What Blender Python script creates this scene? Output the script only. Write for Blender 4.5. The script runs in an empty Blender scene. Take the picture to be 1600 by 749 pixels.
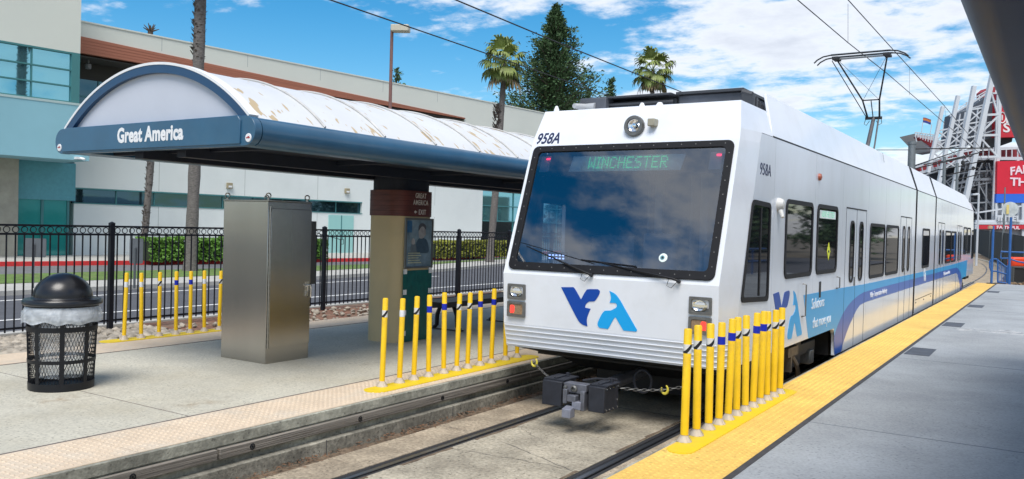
import bpy, bmesh, math, random
import numpy as np
from mathutils import Vector, Matrix, noise
from mathutils.geometry import tessellate_polygon
random.seed(7)
R = math.radians
scene = bpy.context.scene
COL = scene.collection

# ---------------------------------------------------------------- camera
CAM = Vector((4.02, 0.0, 2.08))
F_PX, YAW, PITCH, ROLL = 1308.4, R(32.95), R(-0.881), R(1.556)
fw = Vector((-math.sin(YAW)*math.cos(PITCH), math.cos(YAW)*math.cos(PITCH), math.sin(PITCH)))
rt = Vector((math.cos(YAW), math.sin(YAW), 0)); up = rt.cross(fw)
rt2 = math.cos(ROLL)*rt + math.sin(ROLL)*up
up2 = -math.sin(ROLL)*rt + math.cos(ROLL)*up
cd = bpy.data.cameras.new('camera'); cam = bpy.data.objects.new('camera', cd); COL.objects.link(cam)
cam.matrix_world = Matrix(((rt2.x, up2.x, -fw.x, CAM.x), (rt2.y, up2.y, -fw.y, CAM.y), (rt2.z, up2.z, -fw.z, CAM.z), (0, 0, 0, 1)))
cd.sensor_width = 36; cd.sensor_fit = 'HORIZONTAL'; cd.lens = F_PX/1600*36
cd.clip_start = 0.05; cd.clip_end = 6000
scene.camera = cam
def ray(x, y): return rt2*((x-800)/F_PX) - up2*((y-374.5)/F_PX) + fw
def at_y(x, y, Y): d = ray(x, y); return CAM + d*((Y-CAM.y)/d.y)
def at_z(x, y, Z): d = ray(x, y); return CAM + d*((Z-CAM.z)/d.z)
def at_d(x, y, D): d = ray(x, y); return CAM + d*(D/math.hypot(d.x, d.y))

# ---------------------------------------------------------------- sky, sun, exposure
SUN_EL, SUN_AZ = R(58), R(154)      # azimuth clockwise from +Y: the sun stands high, behind and to the right
sun_dir = Vector((math.cos(SUN_EL)*math.sin(SUN_AZ), math.cos(SUN_EL)*math.cos(SUN_AZ), math.sin(SUN_EL)))
world = bpy.data.worlds.new('World'); scene.world = world; world.use_nodes = True
wn = world.node_tree; wn.nodes.clear()
def WN(t, **k):
    n = wn.nodes.new(t)
    for a, b in k.items(): setattr(n, a, b)
    return n
wl = wn.links.new
w_out = WN('ShaderNodeOutputWorld'); w_bg = WN('ShaderNodeBackground'); w_bg.inputs['Strength'].default_value = 0.10
sky = WN('ShaderNodeTexSky', sky_type='NISHITA', sun_disc=False)
sky.sun_elevation = SUN_EL; sky.sun_rotation = SUN_AZ; sky.air_density = 1.0; sky.dust_density = 0.3; sky.ozone_density = 2.0; sky.altitude = 0
w_hsv = WN('ShaderNodeHueSaturation'); w_hsv.inputs['Saturation'].default_value = 1.5; w_hsv.inputs['Value'].default_value = .92; w_hsv.inputs['Hue'].default_value = 0.492
wl(sky.outputs[0], w_hsv.inputs['Color'])
tc = WN('ShaderNodeTexCoord'); sp = WN('ShaderNodeSeparateXYZ'); wl(tc.outputs['Generated'], sp.inputs[0])
zz = WN('ShaderNodeMath', operation='MAXIMUM'); wl(sp.outputs['Z'], zz.inputs[0]); zz.inputs[1].default_value = 0.0
za = WN('ShaderNodeMath', operation='ADD'); wl(zz.outputs[0], za.inputs[0]); za.inputs[1].default_value = 0.13
dx = WN('ShaderNodeMath', operation='DIVIDE'); wl(sp.outputs['X'], dx.inputs[0]); wl(za.outputs[0], dx.inputs[1])
dy = WN('ShaderNodeMath', operation='DIVIDE'); wl(sp.outputs['Y'], dy.inputs[0]); wl(za.outputs[0], dy.inputs[1])
cmb = WN('ShaderNodeCombineXYZ'); wl(dx.outputs[0], cmb.inputs[0]); wl(dy.outputs[0], cmb.inputs[1])
mp = WN('ShaderNodeMapping'); mp.inputs['Rotation'].default_value = (0, 0, R(38)); mp.inputs['Scale'].default_value = (0.55, 1.15, 1); mp.inputs['Location'].default_value = (3.1, 1.7, 0)
wl(cmb.outputs[0], mp.inputs[0])
n1 = WN('ShaderNodeTexNoise'); n1.inputs['Scale'].default_value = 1.1; n1.inputs['Detail'].default_value = 9; n1.inputs['Roughness'].default_value = 0.55; n1.inputs['Distortion'].default_value = 0.25
wl(mp.outputs[0], n1.inputs['Vector'])
n2 = WN('ShaderNodeTexNoise'); n2.inputs['Scale'].default_value = 4.6; n2.inputs['Detail'].default_value = 7; n2.inputs['Roughness'].default_value = 0.6
wl(cmb.outputs[0], n2.inputs['Vector'])
# cover grows towards the right of the view (azimuth) and behind the camera
def dotn(v):
    n = WN('ShaderNodeVectorMath', operation='DOT_PRODUCT'); wl(tc.outputs['Generated'], n.inputs[0]); n.inputs[1].default_value = v; return n.outputs['Value']
side = dotn((0.839, 0.544, 0.0))
mr = WN('ShaderNodeMapRange'); wl(side, mr.inputs[0])
mr.inputs['From Min'].default_value = -0.45; mr.inputs['From Max'].default_value = 0.22; mr.inputs['To Min'].default_value = -0.125; mr.inputs['To Max'].default_value = 0.065
def MA(op, a, b):
    n = WN('ShaderNodeMath', operation=op)
    for i, q in enumerate((a, b)):
        if isinstance(q, (int, float)): n.inputs[i].default_value = q
        else: wl(q, n.inputs[i])
    return n.outputs[0]
back = dotn((0.15, -0.99, 0.0))
mr2 = WN('ShaderNodeMapRange'); wl(back, mr2.inputs[0])
mr2.inputs['From Min'].default_value = -0.1; mr2.inputs['From Max'].default_value = 0.5; mr2.inputs['To Min'].default_value = 0.0; mr2.inputs['To Max'].default_value = 0.06
n3 = WN('ShaderNodeTexNoise'); n3.inputs['Scale'].default_value = 13; n3.inputs['Detail'].default_value = 5; n3.inputs['Roughness'].default_value = 0.6
wl(cmb.outputs[0], n3.inputs['Vector'])
base_n = MA('ADD', MA('MULTIPLY', n1.outputs['Fac'], 0.62), MA('ADD', MA('MULTIPLY', n2.outputs['Fac'], 0.26), MA('MULTIPLY', n3.outputs['Fac'], 0.12)))
dens = MA('ADD', base_n, MA('MAXIMUM', mr.outputs[0], MA('ADD', mr2.outputs[0], -0.04)))
cr = WN('ShaderNodeValToRGB'); cr.color_ramp.interpolation = 'EASE'
cr.color_ramp.elements[0].position = 0.485; cr.color_ramp.elements[1].position = 0.58
cr.color_ramp.elements[0].color = (0, 0, 0, 1); cr.color_ramp.elements[1].color = (0.93, 0.93, 0.93, 1)
wl(dens, cr.inputs[0])
cc = WN('ShaderNodeValToRGB'); cc.color_ramp.elements[0].position = 0.54; cc.color_ramp.elements[1].position = 0.70
cc.color_ramp.elements[0].color = (6.5, 6.75, 7.2, 1); cc.color_ramp.elements[1].color = (4.5, 4.75, 5.4, 1)
wl(dens, cc.inputs[0])
wm = WN('ShaderNodeMixRGB'); wl(cr.outputs[0], wm.inputs[0]); wl(w_hsv.outputs[0], wm.inputs[1]); wl(cc.outputs[0], wm.inputs[2])
wl(wm.outputs[0], w_bg.inputs['Color']); wl(w_bg.outputs[0], w_out.inputs['Surface'])

sd = bpy.data.lights.new('sun', 'SUN'); sd.energy = 2.4; sd.angle = R(32); sd.color = (1.0, 0.95, 0.88)
so = bpy.data.objects.new('sun', sd); COL.objects.link(so); so.rotation_euler = sun_dir.to_track_quat('Z', 'Y').to_euler()
scene.view_settings.view_transform = 'Standard'; scene.view_settings.look = 'None'
scene.view_settings.exposure = 0.66; scene.view_settings.gamma = 1.0

# ---------------------------------------------------------------- materials
MATS = {}
def pm(name, col, rough=0.6, metal=0.0, var=0.0, vscale=6.0, bump=0.0, bscale=60.0, coat=0.0, spec=0.5, stretch=(1, 1, 1), dirt=None, dirt_amt=0.0, dirt_scale=1.2, emit=None, estr=0.0, seed=0.0):
    if name in MATS: return MATS[name]
    m = bpy.data.materials.new(name); m.use_nodes = True; MATS[name] = m
    nt = m.node_tree; b = nt.nodes['Principled BSDF']; L = nt.links.new
    b.inputs['Base Color'].default_value = (*col, 1); b.inputs['Roughness'].default_value = rough
    b.inputs['Metallic'].default_value = metal; b.inputs['Coat Weight'].default_value = coat; b.inputs['Coat Roughness'].default_value = 0.06
    b.inputs['Specular IOR Level'].default_value = spec
    if emit: b.inputs['Emission Color'].default_value = (*emit, 1); b.inputs['Emission Strength'].default_value = estr
    if var or bump or dirt:
        t = nt.nodes.new('ShaderNodeTexCoord'); mpn = nt.nodes.new('ShaderNodeMapping'); mpn.inputs['Scale'].default_value = stretch; mpn.inputs['Location'].default_value = (seed, seed*1.7, seed*.6)
        L(t.outputs['Object'], mpn.inputs[0])
    cur = None
    if var:
        n = nt.nodes.new('ShaderNodeTexNoise'); n.inputs['Scale'].default_value = vscale; n.inputs['Detail'].default_value = 6; n.inputs['Roughness'].default_value = 0.6
        L(mpn.outputs[0], n.inputs['Vector'])
        r = nt.nodes.new('ShaderNodeValToRGB'); r.color_ramp.elements[0].position = 0.3; r.color_ramp.elements[1].position = 0.7
        r.color_ramp.elements[0].color = (*[max(0, c*(1-var)) for c in col], 1); r.color_ramp.elements[1].color = (*[min(1, c*(1+var)) for c in col], 1)
        L(n.outputs['Fac'], r.inputs[0]); L(r.outputs[0], b.inputs['Base Color']); cur = r.outputs[0]
    if dirt:
        n = nt.nodes.new('ShaderNodeTexNoise'); n.inputs['Scale'].default_value = dirt_scale; n.inputs['Detail'].default_value = 8; n.inputs['Roughness'].default_value = 0.68
        L(mpn.outputs[0], n.inputs['Vector'])
        r = nt.nodes.new('ShaderNodeValToRGB'); r.color_ramp.elements[0].position = 0.48; r.color_ramp.elements[1].position = 0.72
        r.color_ramp.elements[0].color = (0, 0, 0, 1); r.color_ramp.elements[1].color = (dirt_amt,)*3+(1,)
        L(n.outputs['Fac'], r.inputs[0])
        mx = nt.nodes.new('ShaderNodeMixRGB'); L(r.outputs[0], mx.inputs[0])
        if cur: L(cur, mx.inputs[1])
        else: mx.inputs[1].default_value = (*col, 1)
        mx.inputs[2].default_value = (*dirt, 1); L(mx.outputs[0], b.inputs['Base Color']); cur = mx.outputs[0]
    if bump:
        n = nt.nodes.new('ShaderNodeTexNoise'); n.inputs['Scale'].default_value = bscale; n.inputs['Detail'].default_value = 5
        L(mpn.outputs[0], n.inputs['Vector'])
        bp = nt.nodes.new('ShaderNodeBump'); bp.inputs['Strength'].default_value = bump; bp.inputs['Distance'].default_value = 0.02
        L(n.outputs['Fac'], bp.inputs['Height']); L(bp.outputs[0], b.inputs['Normal'])
    return m
def grain(m, scale=45.0, amt=.22, specks=60.0, speck_amt=.5, blotch=.9, blotch_amt=.14):
    """fine grain, dark specks and broad blotches multiplied into a material's own colour"""
    nt = m.node_tree; b = nt.nodes['Principled BSDF']; L = nt.links.new; inp = b.inputs['Base Color']
    src = inp.links[0].from_socket if inp.links else None; t = nt.nodes.new('ShaderNodeTexCoord')
    def tex(sc, lo, hi, a, detail=4):
        n = nt.nodes.new('ShaderNodeTexNoise'); n.inputs['Scale'].default_value = sc; n.inputs['Detail'].default_value = detail; L(t.outputs['Object'], n.inputs['Vector'])
        r = nt.nodes.new('ShaderNodeMapRange'); r.inputs['From Min'].default_value = lo; r.inputs['From Max'].default_value = hi; r.inputs['To Min'].default_value = 1-a; r.inputs['To Max'].default_value = 1+a*.6; L(n.outputs['Fac'], r.inputs[0]); return r.outputs[0]
    a = tex(scale, .35, .65, amt); c = tex(blotch, .35, .65, blotch_amt, 7)
    v = nt.nodes.new('ShaderNodeTexVoronoi'); v.inputs['Scale'].default_value = specks; L(t.outputs['Object'], v.inputs['Vector'])
    n2 = nt.nodes.new('ShaderNodeTexNoise'); n2.inputs['Scale'].default_value = 2.2; L(t.outputs['Object'], n2.inputs['Vector'])
    th = nt.nodes.new('ShaderNodeMath'); th.operation = 'MULTIPLY'; L(n2.outputs['Fac'], th.inputs[0]); th.inputs[1].default_value = .36
    g = nt.nodes.new('ShaderNodeMath'); g.operation = 'LESS_THAN'; L(v.outputs['Distance'], g.inputs[0]); L(th.outputs[0], g.inputs[1])
    s = nt.nodes.new('ShaderNodeMath'); s.operation = 'MULTIPLY_ADD'; L(g.outputs[0], s.inputs[0]); s.inputs[1].default_value = -speck_amt; s.inputs[2].default_value = 1
    m1 = nt.nodes.new('ShaderNodeMath'); m1.operation = 'MULTIPLY'; L(a, m1.inputs[0]); L(c, m1.inputs[1])
    m2 = nt.nodes.new('ShaderNodeMath'); m2.operation = 'MULTIPLY'; L(m1.outputs[0], m2.inputs[0]); L(s.outputs[0], m2.inputs[1])
    vm = nt.nodes.new('ShaderNodeVectorMath'); vm.operation = 'SCALE'; L(m2.outputs[0], vm.inputs['Scale'])
    if src: L(src, vm.inputs[0])
    else: vm.inputs[0].default_value = inp.default_value[:3]
    L(vm.outputs[0], inp)
def nodes_of(m): return m.node_tree, m.node_tree.nodes, m.node_tree.links.new, m.node_tree.nodes['Principled BSDF']

# ---------------------------------------------------------------- mesh builder
class MB:
    def __init__(s): s.v = []; s.f = []; s.mi = []; s.m = 0
    def add(s, vs, fs):
        b = len(s.v); s.v += [tuple(v) for v in vs]; s.f += [tuple(i+b for i in f) for f in fs]; s.mi += [s.m]*len(fs); return s
    def box(s, x0, x1, y0, y1, z0, z1):
        x0, x1 = sorted((x0, x1)); y0, y1 = sorted((y0, y1)); z0, z1 = sorted((z0, z1))
        return s.add([(x0,y0,z0),(x1,y0,z0),(x1,y1,z0),(x0,y1,z0),(x0,y0,z1),(x1,y0,z1),(x1,y1,z1),(x0,y1,z1)],
                     [(0,3,2,1),(4,5,6,7),(0,1,5,4),(1,2,6,5),(2,3,7,6),(3,0,4,7)])
    def obox(s, c, ax, ay, az, hx, hy, hz):
        c = Vector(c); vs = [c+ax*(i*hx)+ay*(j*hy)+az*(k*hz) for k in (-1, 1) for i, j in ((-1,-1),(1,-1),(1,1),(-1,1))]
        return s.add(vs, [(0,3,2,1),(4,5,6,7),(0,1,5,4),(1,2,6,5),(2,3,7,6),(3,0,4,7)])
    def cyl(s, p0, p1, r0, r1=None, n=12, caps=True):
        r1 = r0 if r1 is None else r1
        p0, p1 = Vector(p0), Vector(p1); d = (p1-p0).normalized()
        a = d.orthogonal().normalized(); b = d.cross(a)
        vs = [p0+(a*math.cos(t)+b*math.sin(t))*r0 for t in [2*math.pi*i/n for i in range(n)]]+[p1+(a*math.cos(t)+b*math.sin(t))*r1 for t in [2*math.pi*i/n for i in range(n)]]
        fs = [(i, (i+1) % n, n+(i+1) % n, n+i) for i in range(n)]
        if caps: fs += [tuple(range(n))[::-1], tuple(range(n, 2*n))]
        return s.add(vs, fs)
    def beam(s, p0, p1, w, h=None, upv=(0, 0, 1)):
        h = h or w; p0, p1 = Vector(p0), Vector(p1); d = (p1-p0); l = d.length; d.normalize()
        u = Vector(upv)
        if abs(d.dot(u)) > .95: u = Vector((1, 0, 0))
        sx = d.cross(u).normalized(); uu = sx.cross(d)
        return s.obox((p0+p1)/2, sx, uu, d, w/2, h/2, l/2)
    def tube(s, pts, r, n=8, closed=False):
        pts = [Vector(p) for p in pts]; N = len(pts); vs = []; rr = r if isinstance(r, (list, tuple)) else [r]*N
        prev = None
        for i, p in enumerate(pts):
            if closed: d = pts[(i+1) % N]-pts[i-1]
            else: d = pts[min(i+1, N-1)]-pts[max(i-1, 0)]
            d.normalize()
            if prev is None: a = d.orthogonal().normalized()
            else: a = (prev-d*prev.dot(d)).normalized()
            prev = a; b = d.cross(a)
            vs += [p+(a*math.cos(2*math.pi*k/n)+b*math.sin(2*math.pi*k/n))*rr[i] for k in range(n)]
        fs = []
        for i in range(N if closed else N-1):
            j = (i+1) % N
            fs += [(i*n+k, i*n+(k+1) % n, j*n+(k+1) % n, j*n+k) for k in range(n)]
        if not closed: fs += [tuple(range(n))[::-1], tuple(range((N-1)*n, N*n))]
        return s.add(vs, fs)
    def lathe(s, c, prof, n=24, ax=(0, 0, 1)):
        c = Vector(c); ax = Vector(ax).normalized(); a = ax.orthogonal().normalized() if abs(ax.z) < .99 else Vector((1, 0, 0)); b = ax.cross(a)
        vs = []
        for r, h in prof: vs += [c+ax*h+(a*math.cos(2*math.pi*k/n)+b*math.sin(2*math.pi*k/n))*max(r, 1e-5) for k in range(n)]
        fs = []
        for i in range(len(prof)-1): fs += [(i*n+k, i*n+(k+1) % n, (i+1)*n+(k+1) % n, (i+1)*n+k) for k in range(n)]
        return s.add(vs, fs)
    def poly(s, pts2, o, rx, ry, t=0.003, t0=0.0):
        """flat-faced prism from a 2D outline; rx, ry span the plane, the prism rises from t0 to t along rx x ry"""
        o, rx, ry = Vector(o), Vector(rx), Vector(ry); nn = rx.cross(ry).normalized()
        ar = sum(pts2[i-1][0]*pts2[i][1]-pts2[i][0]*pts2[i-1][1] for i in range(len(pts2)))
        if ar < 0: pts2 = pts2[::-1]
        N = len(pts2); P = [o+rx*p[0]+ry*p[1] for p in pts2]
        tri = tessellate_polygon([[Vector((p[0], p[1], 0)) for p in pts2]])
        vs = [p+nn*t for p in P]+[p+nn*t0 for p in P]
        fs = []
        for a, b, c in tri:
            A, B, Cc = pts2[a], pts2[b], pts2[c]
            if (B[0]-A[0])*(Cc[1]-A[1])-(B[1]-A[1])*(Cc[0]-A[0]) < 0: b, c = c, b
            fs.append((a, b, c)); fs.append((N+a, N+c, N+b))
        fs += [(N+i, N+(i+1) % N, (i+1) % N, i) for i in range(N)]
        return s.add(vs, fs)
    def ring(s, out, inn, o, rx, ry, t, t0=0.0):
        o, rx, ry = Vector(o), Vector(rx), Vector(ry); nn = rx.cross(ry).normalized(); N = len(out)
        q = lambda p, h: o+rx*p[0]+ry*p[1]+nn*h
        vs = [q(p, t0) for p in out]+[q(p, t) for p in out]+[q(p, t) for p in inn]+[q(p, t0) for p in inn]
        fs = []
        for i in range(N):
            j = (i+1) % N
            for k in range(3): fs.append((k*N+i, k*N+j, (k+1)*N+j, (k+1)*N+i))
            fs.append((3*N+i, 3*N+j, j, i))
        return s.add(vs, fs)
    def build(s, name, mats, parent=None, smooth=False, bevel=0.0, angle=40, fix=False):
        me = bpy.data.meshes.new(name); me.from_pydata(s.v, [], s.f); me.update()
        if not isinstance(mats, (list, tuple)): mats = [mats]
        for m in mats: me.materials.append(m)
        if len(mats) > 1:
            for p, i in zip(me.polygons, s.mi): p.material_index = i
        if fix:
            bm = bmesh.new(); bm.from_mesh(me); bmesh.ops.recalc_face_normals(bm, faces=bm.faces); bm.to_mesh(me); bm.free()
        if smooth:
            for p in me.polygons: p.use_smooth = True
            me.set_sharp_from_angle(angle=R(angle))
        o = bpy.data.objects.new(name, me); COL.objects.link(o)
        if parent: o.parent = parent
        if bevel:
            b = o.modifiers.new('bevel', 'BEVEL'); b.width = bevel; b.segments = 2; b.limit_method = 'ANGLE'; b.angle_limit = R(40)
            if not smooth:
                for p in me.polygons: p.use_smooth = True
                me.set_sharp_from_angle(angle=R(30))
        return o
def rrect(w, h, r, cx=0, cy=0, n=5):
    pts = []
    for (sx, sy, a0) in ((1, 1, 0), (-1, 1, 90), (-1, -1, 180), (1, -1, 270)):
        for i in range(n+1):
            a = R(a0+90*i/n); pts.append((cx+sx*(w/2-r)+r*math.cos(a), cy+sy*(h/2-r)+r*math.sin(a)))
    return pts
def curve(pts, k=6, closed=True):
    """Catmull-Rom through points; a point given with a third value is a sharp corner"""
    N = len(pts); out = []
    for i in range(N if closed else N-1):
        p1, p2 = pts[i], pts[(i+1) % N]
        p0 = pts[i-1] if (closed or i > 0) else p1; p3 = pts[(i+2) % N] if (closed or i+2 < N) else p2
        if len(p1) > 2: p0 = p1
        if len(p2) > 2: p3 = p2
        for j in range(k):
            t = j/k
            out.append(tuple(0.5*((2*p1[a])+(-p0[a]+p2[a])*t+(2*p0[a]-5*p1[a]+4*p2[a]-p3[a])*t*t+(-p0[a]+3*p1[a]-3*p2[a]+p3[a])*t**3) for a in (0, 1)))
    if not closed: out.append(tuple(pts[-1][:2]))
    return out
def tag(o, label=None, cat=None, group=None, kind=None):
    if label: o['label'] = label
    if cat: o['category'] = cat
    if group: o['group'] = group
    if kind: o['kind'] = kind
    return o
def empty(name, loc, rz=0.0, label=None, cat=None, group=None):
    o = bpy.data.objects.new(name, None); COL.objects.link(o); o.location = loc; o.rotation_euler = (0, 0, rz); o.empty_display_size = .2
    return tag(o, label, cat, group)
def struct(mb, name, mat, **k):
    o = mb.build(name, mat, **k); o['kind'] = 'structure'; return o
def copy_tree(o, parent=None):
    c = o.copy(); COL.objects.link(c); c.parent = parent
    for ch in [q for q in bpy.data.objects if q.parent == o]: copy_tree(ch, c)
    return c
def text(s, size, mat, o, rx, ry, parent=None, name='lettering', align='CENTER', xs=1.0, bold=0.0, shear=0.0, ext=0.002, sp=1.0):
    cu = bpy.data.curves.new(name, 'FONT'); cu.body = s; cu.size = size; cu.align_x = align; cu.align_y = 'BOTTOM_BASELINE'
    cu.offset = bold; cu.shear = shear; cu.extrude = ext; cu.space_character = sp; cu.resolution_u = 3
    t = bpy.data.objects.new(name+'_c', cu); COL.objects.link(t)
    dg = bpy.context.evaluated_depsgraph_get(); me = bpy.data.meshes.new_from_object(t.evaluated_get(dg)); bpy.data.objects.remove(t); bpy.data.curves.remove(cu)
    rx, ry = Vector(rx), Vector(ry); nn = rx.cross(ry).normalized()
    M = Matrix(((rx.x, ry.x, nn.x, o[0]), (rx.y, ry.y, nn.y, o[1]), (rx.z, ry.z, nn.z, o[2]), (0, 0, 0, 1)))@Matrix.Diagonal((xs, 1, 1, 1))
    me.transform(M); me.materials.clear(); me.materials.append(mat); me.name = name
    ob = bpy.data.objects.new(name, me); COL.objects.link(ob)
    if parent: ob.parent = parent
    return ob
AX, AY, AZ = Vector((1, 0, 0)), Vector((0, 1, 0)), Vector((0, 0, 1))
WP = {}
def wempty(name, loc, label, cat, group=None):
    """an Empty whose parts are written in world coordinates"""
    e = empty(name, loc, 0, label, cat, group); WP[e.name] = Matrix.Translation(-Vector(loc)); return e
_b = MB.build
def _build(s, name, mats, parent=None, **k):
    o = _b(s, name, mats, parent, **k)
    if parent is not None and parent.name in WP: o.matrix_parent_inverse = WP[parent.name]
    return o
MB.build = _build
_t = text
def text(*a, parent=None, **k):
    o = _t(*a, parent=parent, **k)
    if parent is not None and parent.name in WP: o.matrix_parent_inverse = WP[parent.name]
    return o

# ---- materials of the setting
M_slab = pm('slab_concrete', (.42, .375, .29), .85, var=.24, vscale=2.6, bump=.35, bscale=90, dirt=(.19, .16, .12), dirt_amt=.55, dirt_scale=1.6)
M_slab2 = pm('side_concrete', (.40, .33, .24), .85, var=.22, vscale=3, bump=.3, bscale=80, dirt=(.24, .185, .13), dirt_amt=.6, dirt_scale=2.6)
M_plat = pm('platform_concrete', (.53, .50, .41), .72, var=.10, vscale=1.1, bump=.12, bscale=120, dirt=(.42, .36, .24), dirt_amt=.45, dirt_scale=.9)
M_platR = pm('grey_platform_concrete', (.335, .355, .37), .75, var=.13, vscale=1.0, bump=.15, bscale=140, dirt=(.26, .275, .295), dirt_amt=.6, dirt_scale=1.3)
M_curbc = pm('kerb_concrete', (.33, .325, .27), .85, var=.22, vscale=3, bump=.35, bscale=60, dirt=(.12, .12, .10), dirt_amt=.7, dirt_scale=2.5)
M_ledge = pm('ledge_concrete', (.27, .255, .21), .9, var=.25, vscale=3, bump=.4, bscale=60, dirt=(.08, .075, .06), dirt_amt=.8, dirt_scale=2.0)
M_dirt = pm('dry_soil', (.17, .125, .085), .95, var=.35, vscale=9, bump=.8, bscale=50, dirt=(.08, .055, .04), dirt_amt=.8, dirt_scale=3)
M_asph = pm('asphalt', (.085, .088, .10), .9, var=.15, vscale=1.5, bump=.3, bscale=90)
M_asph2 = pm('worn_asphalt', (.15, .15, .155), .9, var=.12, vscale=1.5)
M_walk = pm('pavement_concrete', (.42, .41, .38), .85, var=.12, vscale=1.2)
M_grass = pm('lawn', (.12, .20, .045), .9, var=.35, vscale=3, bump=.8, bscale=120, dirt=(.20, .19, .08), dirt_amt=.6, dirt_scale=.8)
M_red = pm('red_kerb_paint', (.55, .03, .03), .7, var=.15)
M_line = pm('road_paint', (.72, .72, .70), .8, var=.15, vscale=8)
M_joint = pm('joint_filler', (.05, .05, .055), .8, var=.3)
M_joint2 = pm('brown_joint', (.13, .105, .095), .85, var=.25)
M_rail = pm('rail_steel', (.10, .105, .115), .38, metal=.85, var=.25, vscale=20)
M_railtop = pm('rail_running_band', (.30, .32, .36), .28, metal=.9)
M_rubber = pm('track_rubber', (.025, .025, .028), .8)
M_wood = pm('weathered_timber', (.20, .18, .155), .9, var=.5, vscale=7, bump=.9, bscale=30, stretch=(1, .06, 5))
M_earth = pm('ground_earth', (.16, .14, .11), .95, var=.2, vscale=.1)
M_black = pm('black_metal', (.006, .007, .010), .45, spec=.35, var=.2)
def tactile(name, c, c2, amt):
    m = pm(name, c, .7, var=.10, vscale=1.4, dirt=c2, dirt_amt=amt, dirt_scale=2.4)
    nt, N, L, b = nodes_of(m)
    t = N.new('ShaderNodeTexCoord'); s = N.new('ShaderNodeSeparateXYZ'); L(t.outputs['Object'], s.inputs[0])
    o = []
    for ax in ('X', 'Y'):
        a = N.new('ShaderNodeMath'); a.operation = 'MULTIPLY'; L(s.outputs[ax], a.inputs[0]); a.inputs[1].default_value = 2*math.pi/.06
        q = N.new('ShaderNodeMath'); q.operation = 'SINE'; L(a.outputs[0], q.inputs[0]); o.append(q)
    p = N.new('ShaderNodeMath'); p.operation = 'MULTIPLY'; L(o[0].outputs[0], p.inputs[0]); L(o[1].outputs[0], p.inputs[1])
    g = N.new('ShaderNodeMath'); g.operation = 'GREATER_THAN'; L(p.outputs[0], g.inputs[0]); g.inputs[1].default_value = .35
    bp = N.new('ShaderNodeBump'); bp.inputs['Strength'].default_value = 1.0; bp.inputs['Distance'].default_value = .012
    L(g.outputs[0], bp.inputs['Height']); L(bp.outputs[0], b.inputs['Normal'])
    return m
M_tacL = tactile('peach_tactile', (.66, .53, .39), (.58, .52, .43), .8)
M_tacR = tactile('yellow_tactile', (.84, .54, .13), (.76, .47, .11), .7)

grain(M_plat, 38, .14, 26, .40, .8, .10); grain(M_platR, 42, .13, 22, .30, .6, .12); grain(M_slab, 30, .26, 22, .5, 1.4, .2); grain(M_slab2, 30, .28, 24, .5, 2.5, .22)
grain(M_tacL, 30, .06, 20, .10, 3, .05); grain(M_tacR, 26, .10, 16, .25, 2.2, .08); grain(M_curbc, 26, .22, 18, .4, 3, .2); grain(M_ledge, 26, .3, 18, .5, 2.4, .3)
# ---- ground and track
g = MB(); g.add([(-900, -700, -.16), (900, -700, -.16), (900, 2200, -.16), (-900, 2200, -.16)], [(0, 1, 2, 3)]); struct(g, 'ground', M_earth)
YE = 46.0
tb = MB(); tb.box(-.66, .66, -6, YE, -.15, 0.0); struct(tb, 'track_slab', M_slab)
tb = MB(); tb.box(-1.28, -.85, -6, YE, -.15, -.004); tb.box(.85, 1.44, -6, YE, -.15, -.004); struct(tb, 'track_side_slab', M_slab2)
tb = MB(); tb.box(-.85, -.66, -6, YE, -.15, -.045); tb.box(.66, .85, -6, YE, -.15, -.045)
for s in (-1, 1): tb.box(s*.66+s*.0, s*.705, -6, YE, -.05, -.006); tb.box(s*.80, s*.85, -6, YE, -.05, -.010)
struct(tb, 'rail_bedding', M_rubber)
def railprof(xs, y0, y1):
    m = MB()
    for x in xs:
        m.m = 0; m.box(x-.036, x+.036, y0, y1, -.046, -.002); m.m = 1; m.box(x-.014, x+.026, y0, y1, -.003, .0005)
    return m
struct(railprof((-.752, .752), -6, YE), 'rails', [M_rail, M_railtop])
# joints and cracks in the slab
m = MB()
rnd = random.Random(4)
for Y in (4.45, 8.9, 13.4, 18): m.box(-.66, .66, Y-.006, Y+.006, -.01, .0015)
def crackline(m, p, q, w=.006, k=14, j=.02, z=.002):
    p, q = Vector(p), Vector(q); pts = []
    for i in range(k+1):
        t = i/k; pts.append(p.lerp(q, t)+Vector((rnd.uniform(-j, j), rnd.uniform(-j, j), 0)))
    for a, b in zip(pts[:-1], pts[1:]):
        d = (b-a).normalized(); n = Vector((-d.y, d.x, 0))*w*rnd.uniform(.3, 1)*.5
        m.add([(a.x-n.x, a.y-n.y, z), (a.x+n.x, a.y+n.y, z), (b.x+n.x, b.y+n.y, z), (b.x-n.x, b.y-n.y, z)], [(0, 3, 2, 1)])
crackline(m, (-.62, 6.25, 0), (.62, 6.35, 0)); crackline(m, (-.4, 6.75, 0), (.64, 6.3, 0), .008)
crackline(m, (-.64, 7.4, 0), (-.1, 7.0, 0), .005); crackline(m, (-1.28, 4.6, 0), (-.86, 4.7, 0), .006); crackline(m, (-1.26, 6.9, 0), (-.88, 6.86, 0), .006)
struct(m, 'slab_cracks', M_joint)
# broken edge of soil along both sides of the slab
m = MB()
for sx in (-.645, .645):
    y = -2.0
    while y < 12:
        l = rnd.uniform(.05, .5); w = rnd.uniform(.006, .035)
        if rnd.random() < .75:
            pts = [(sx-math.copysign(w, sx)*rnd.uniform(.4, 1.2), y+l*k/5) for k in range(6)]+[(sx+.012*math.copysign(1, sx), y+l), (sx+.012*math.copysign(1, sx), y)]
            m.poly(pts, (0, 0, .0), AX, AY, .003)
        y += l
struct(m, 'slab_edge_soil', M_dirt)
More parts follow.
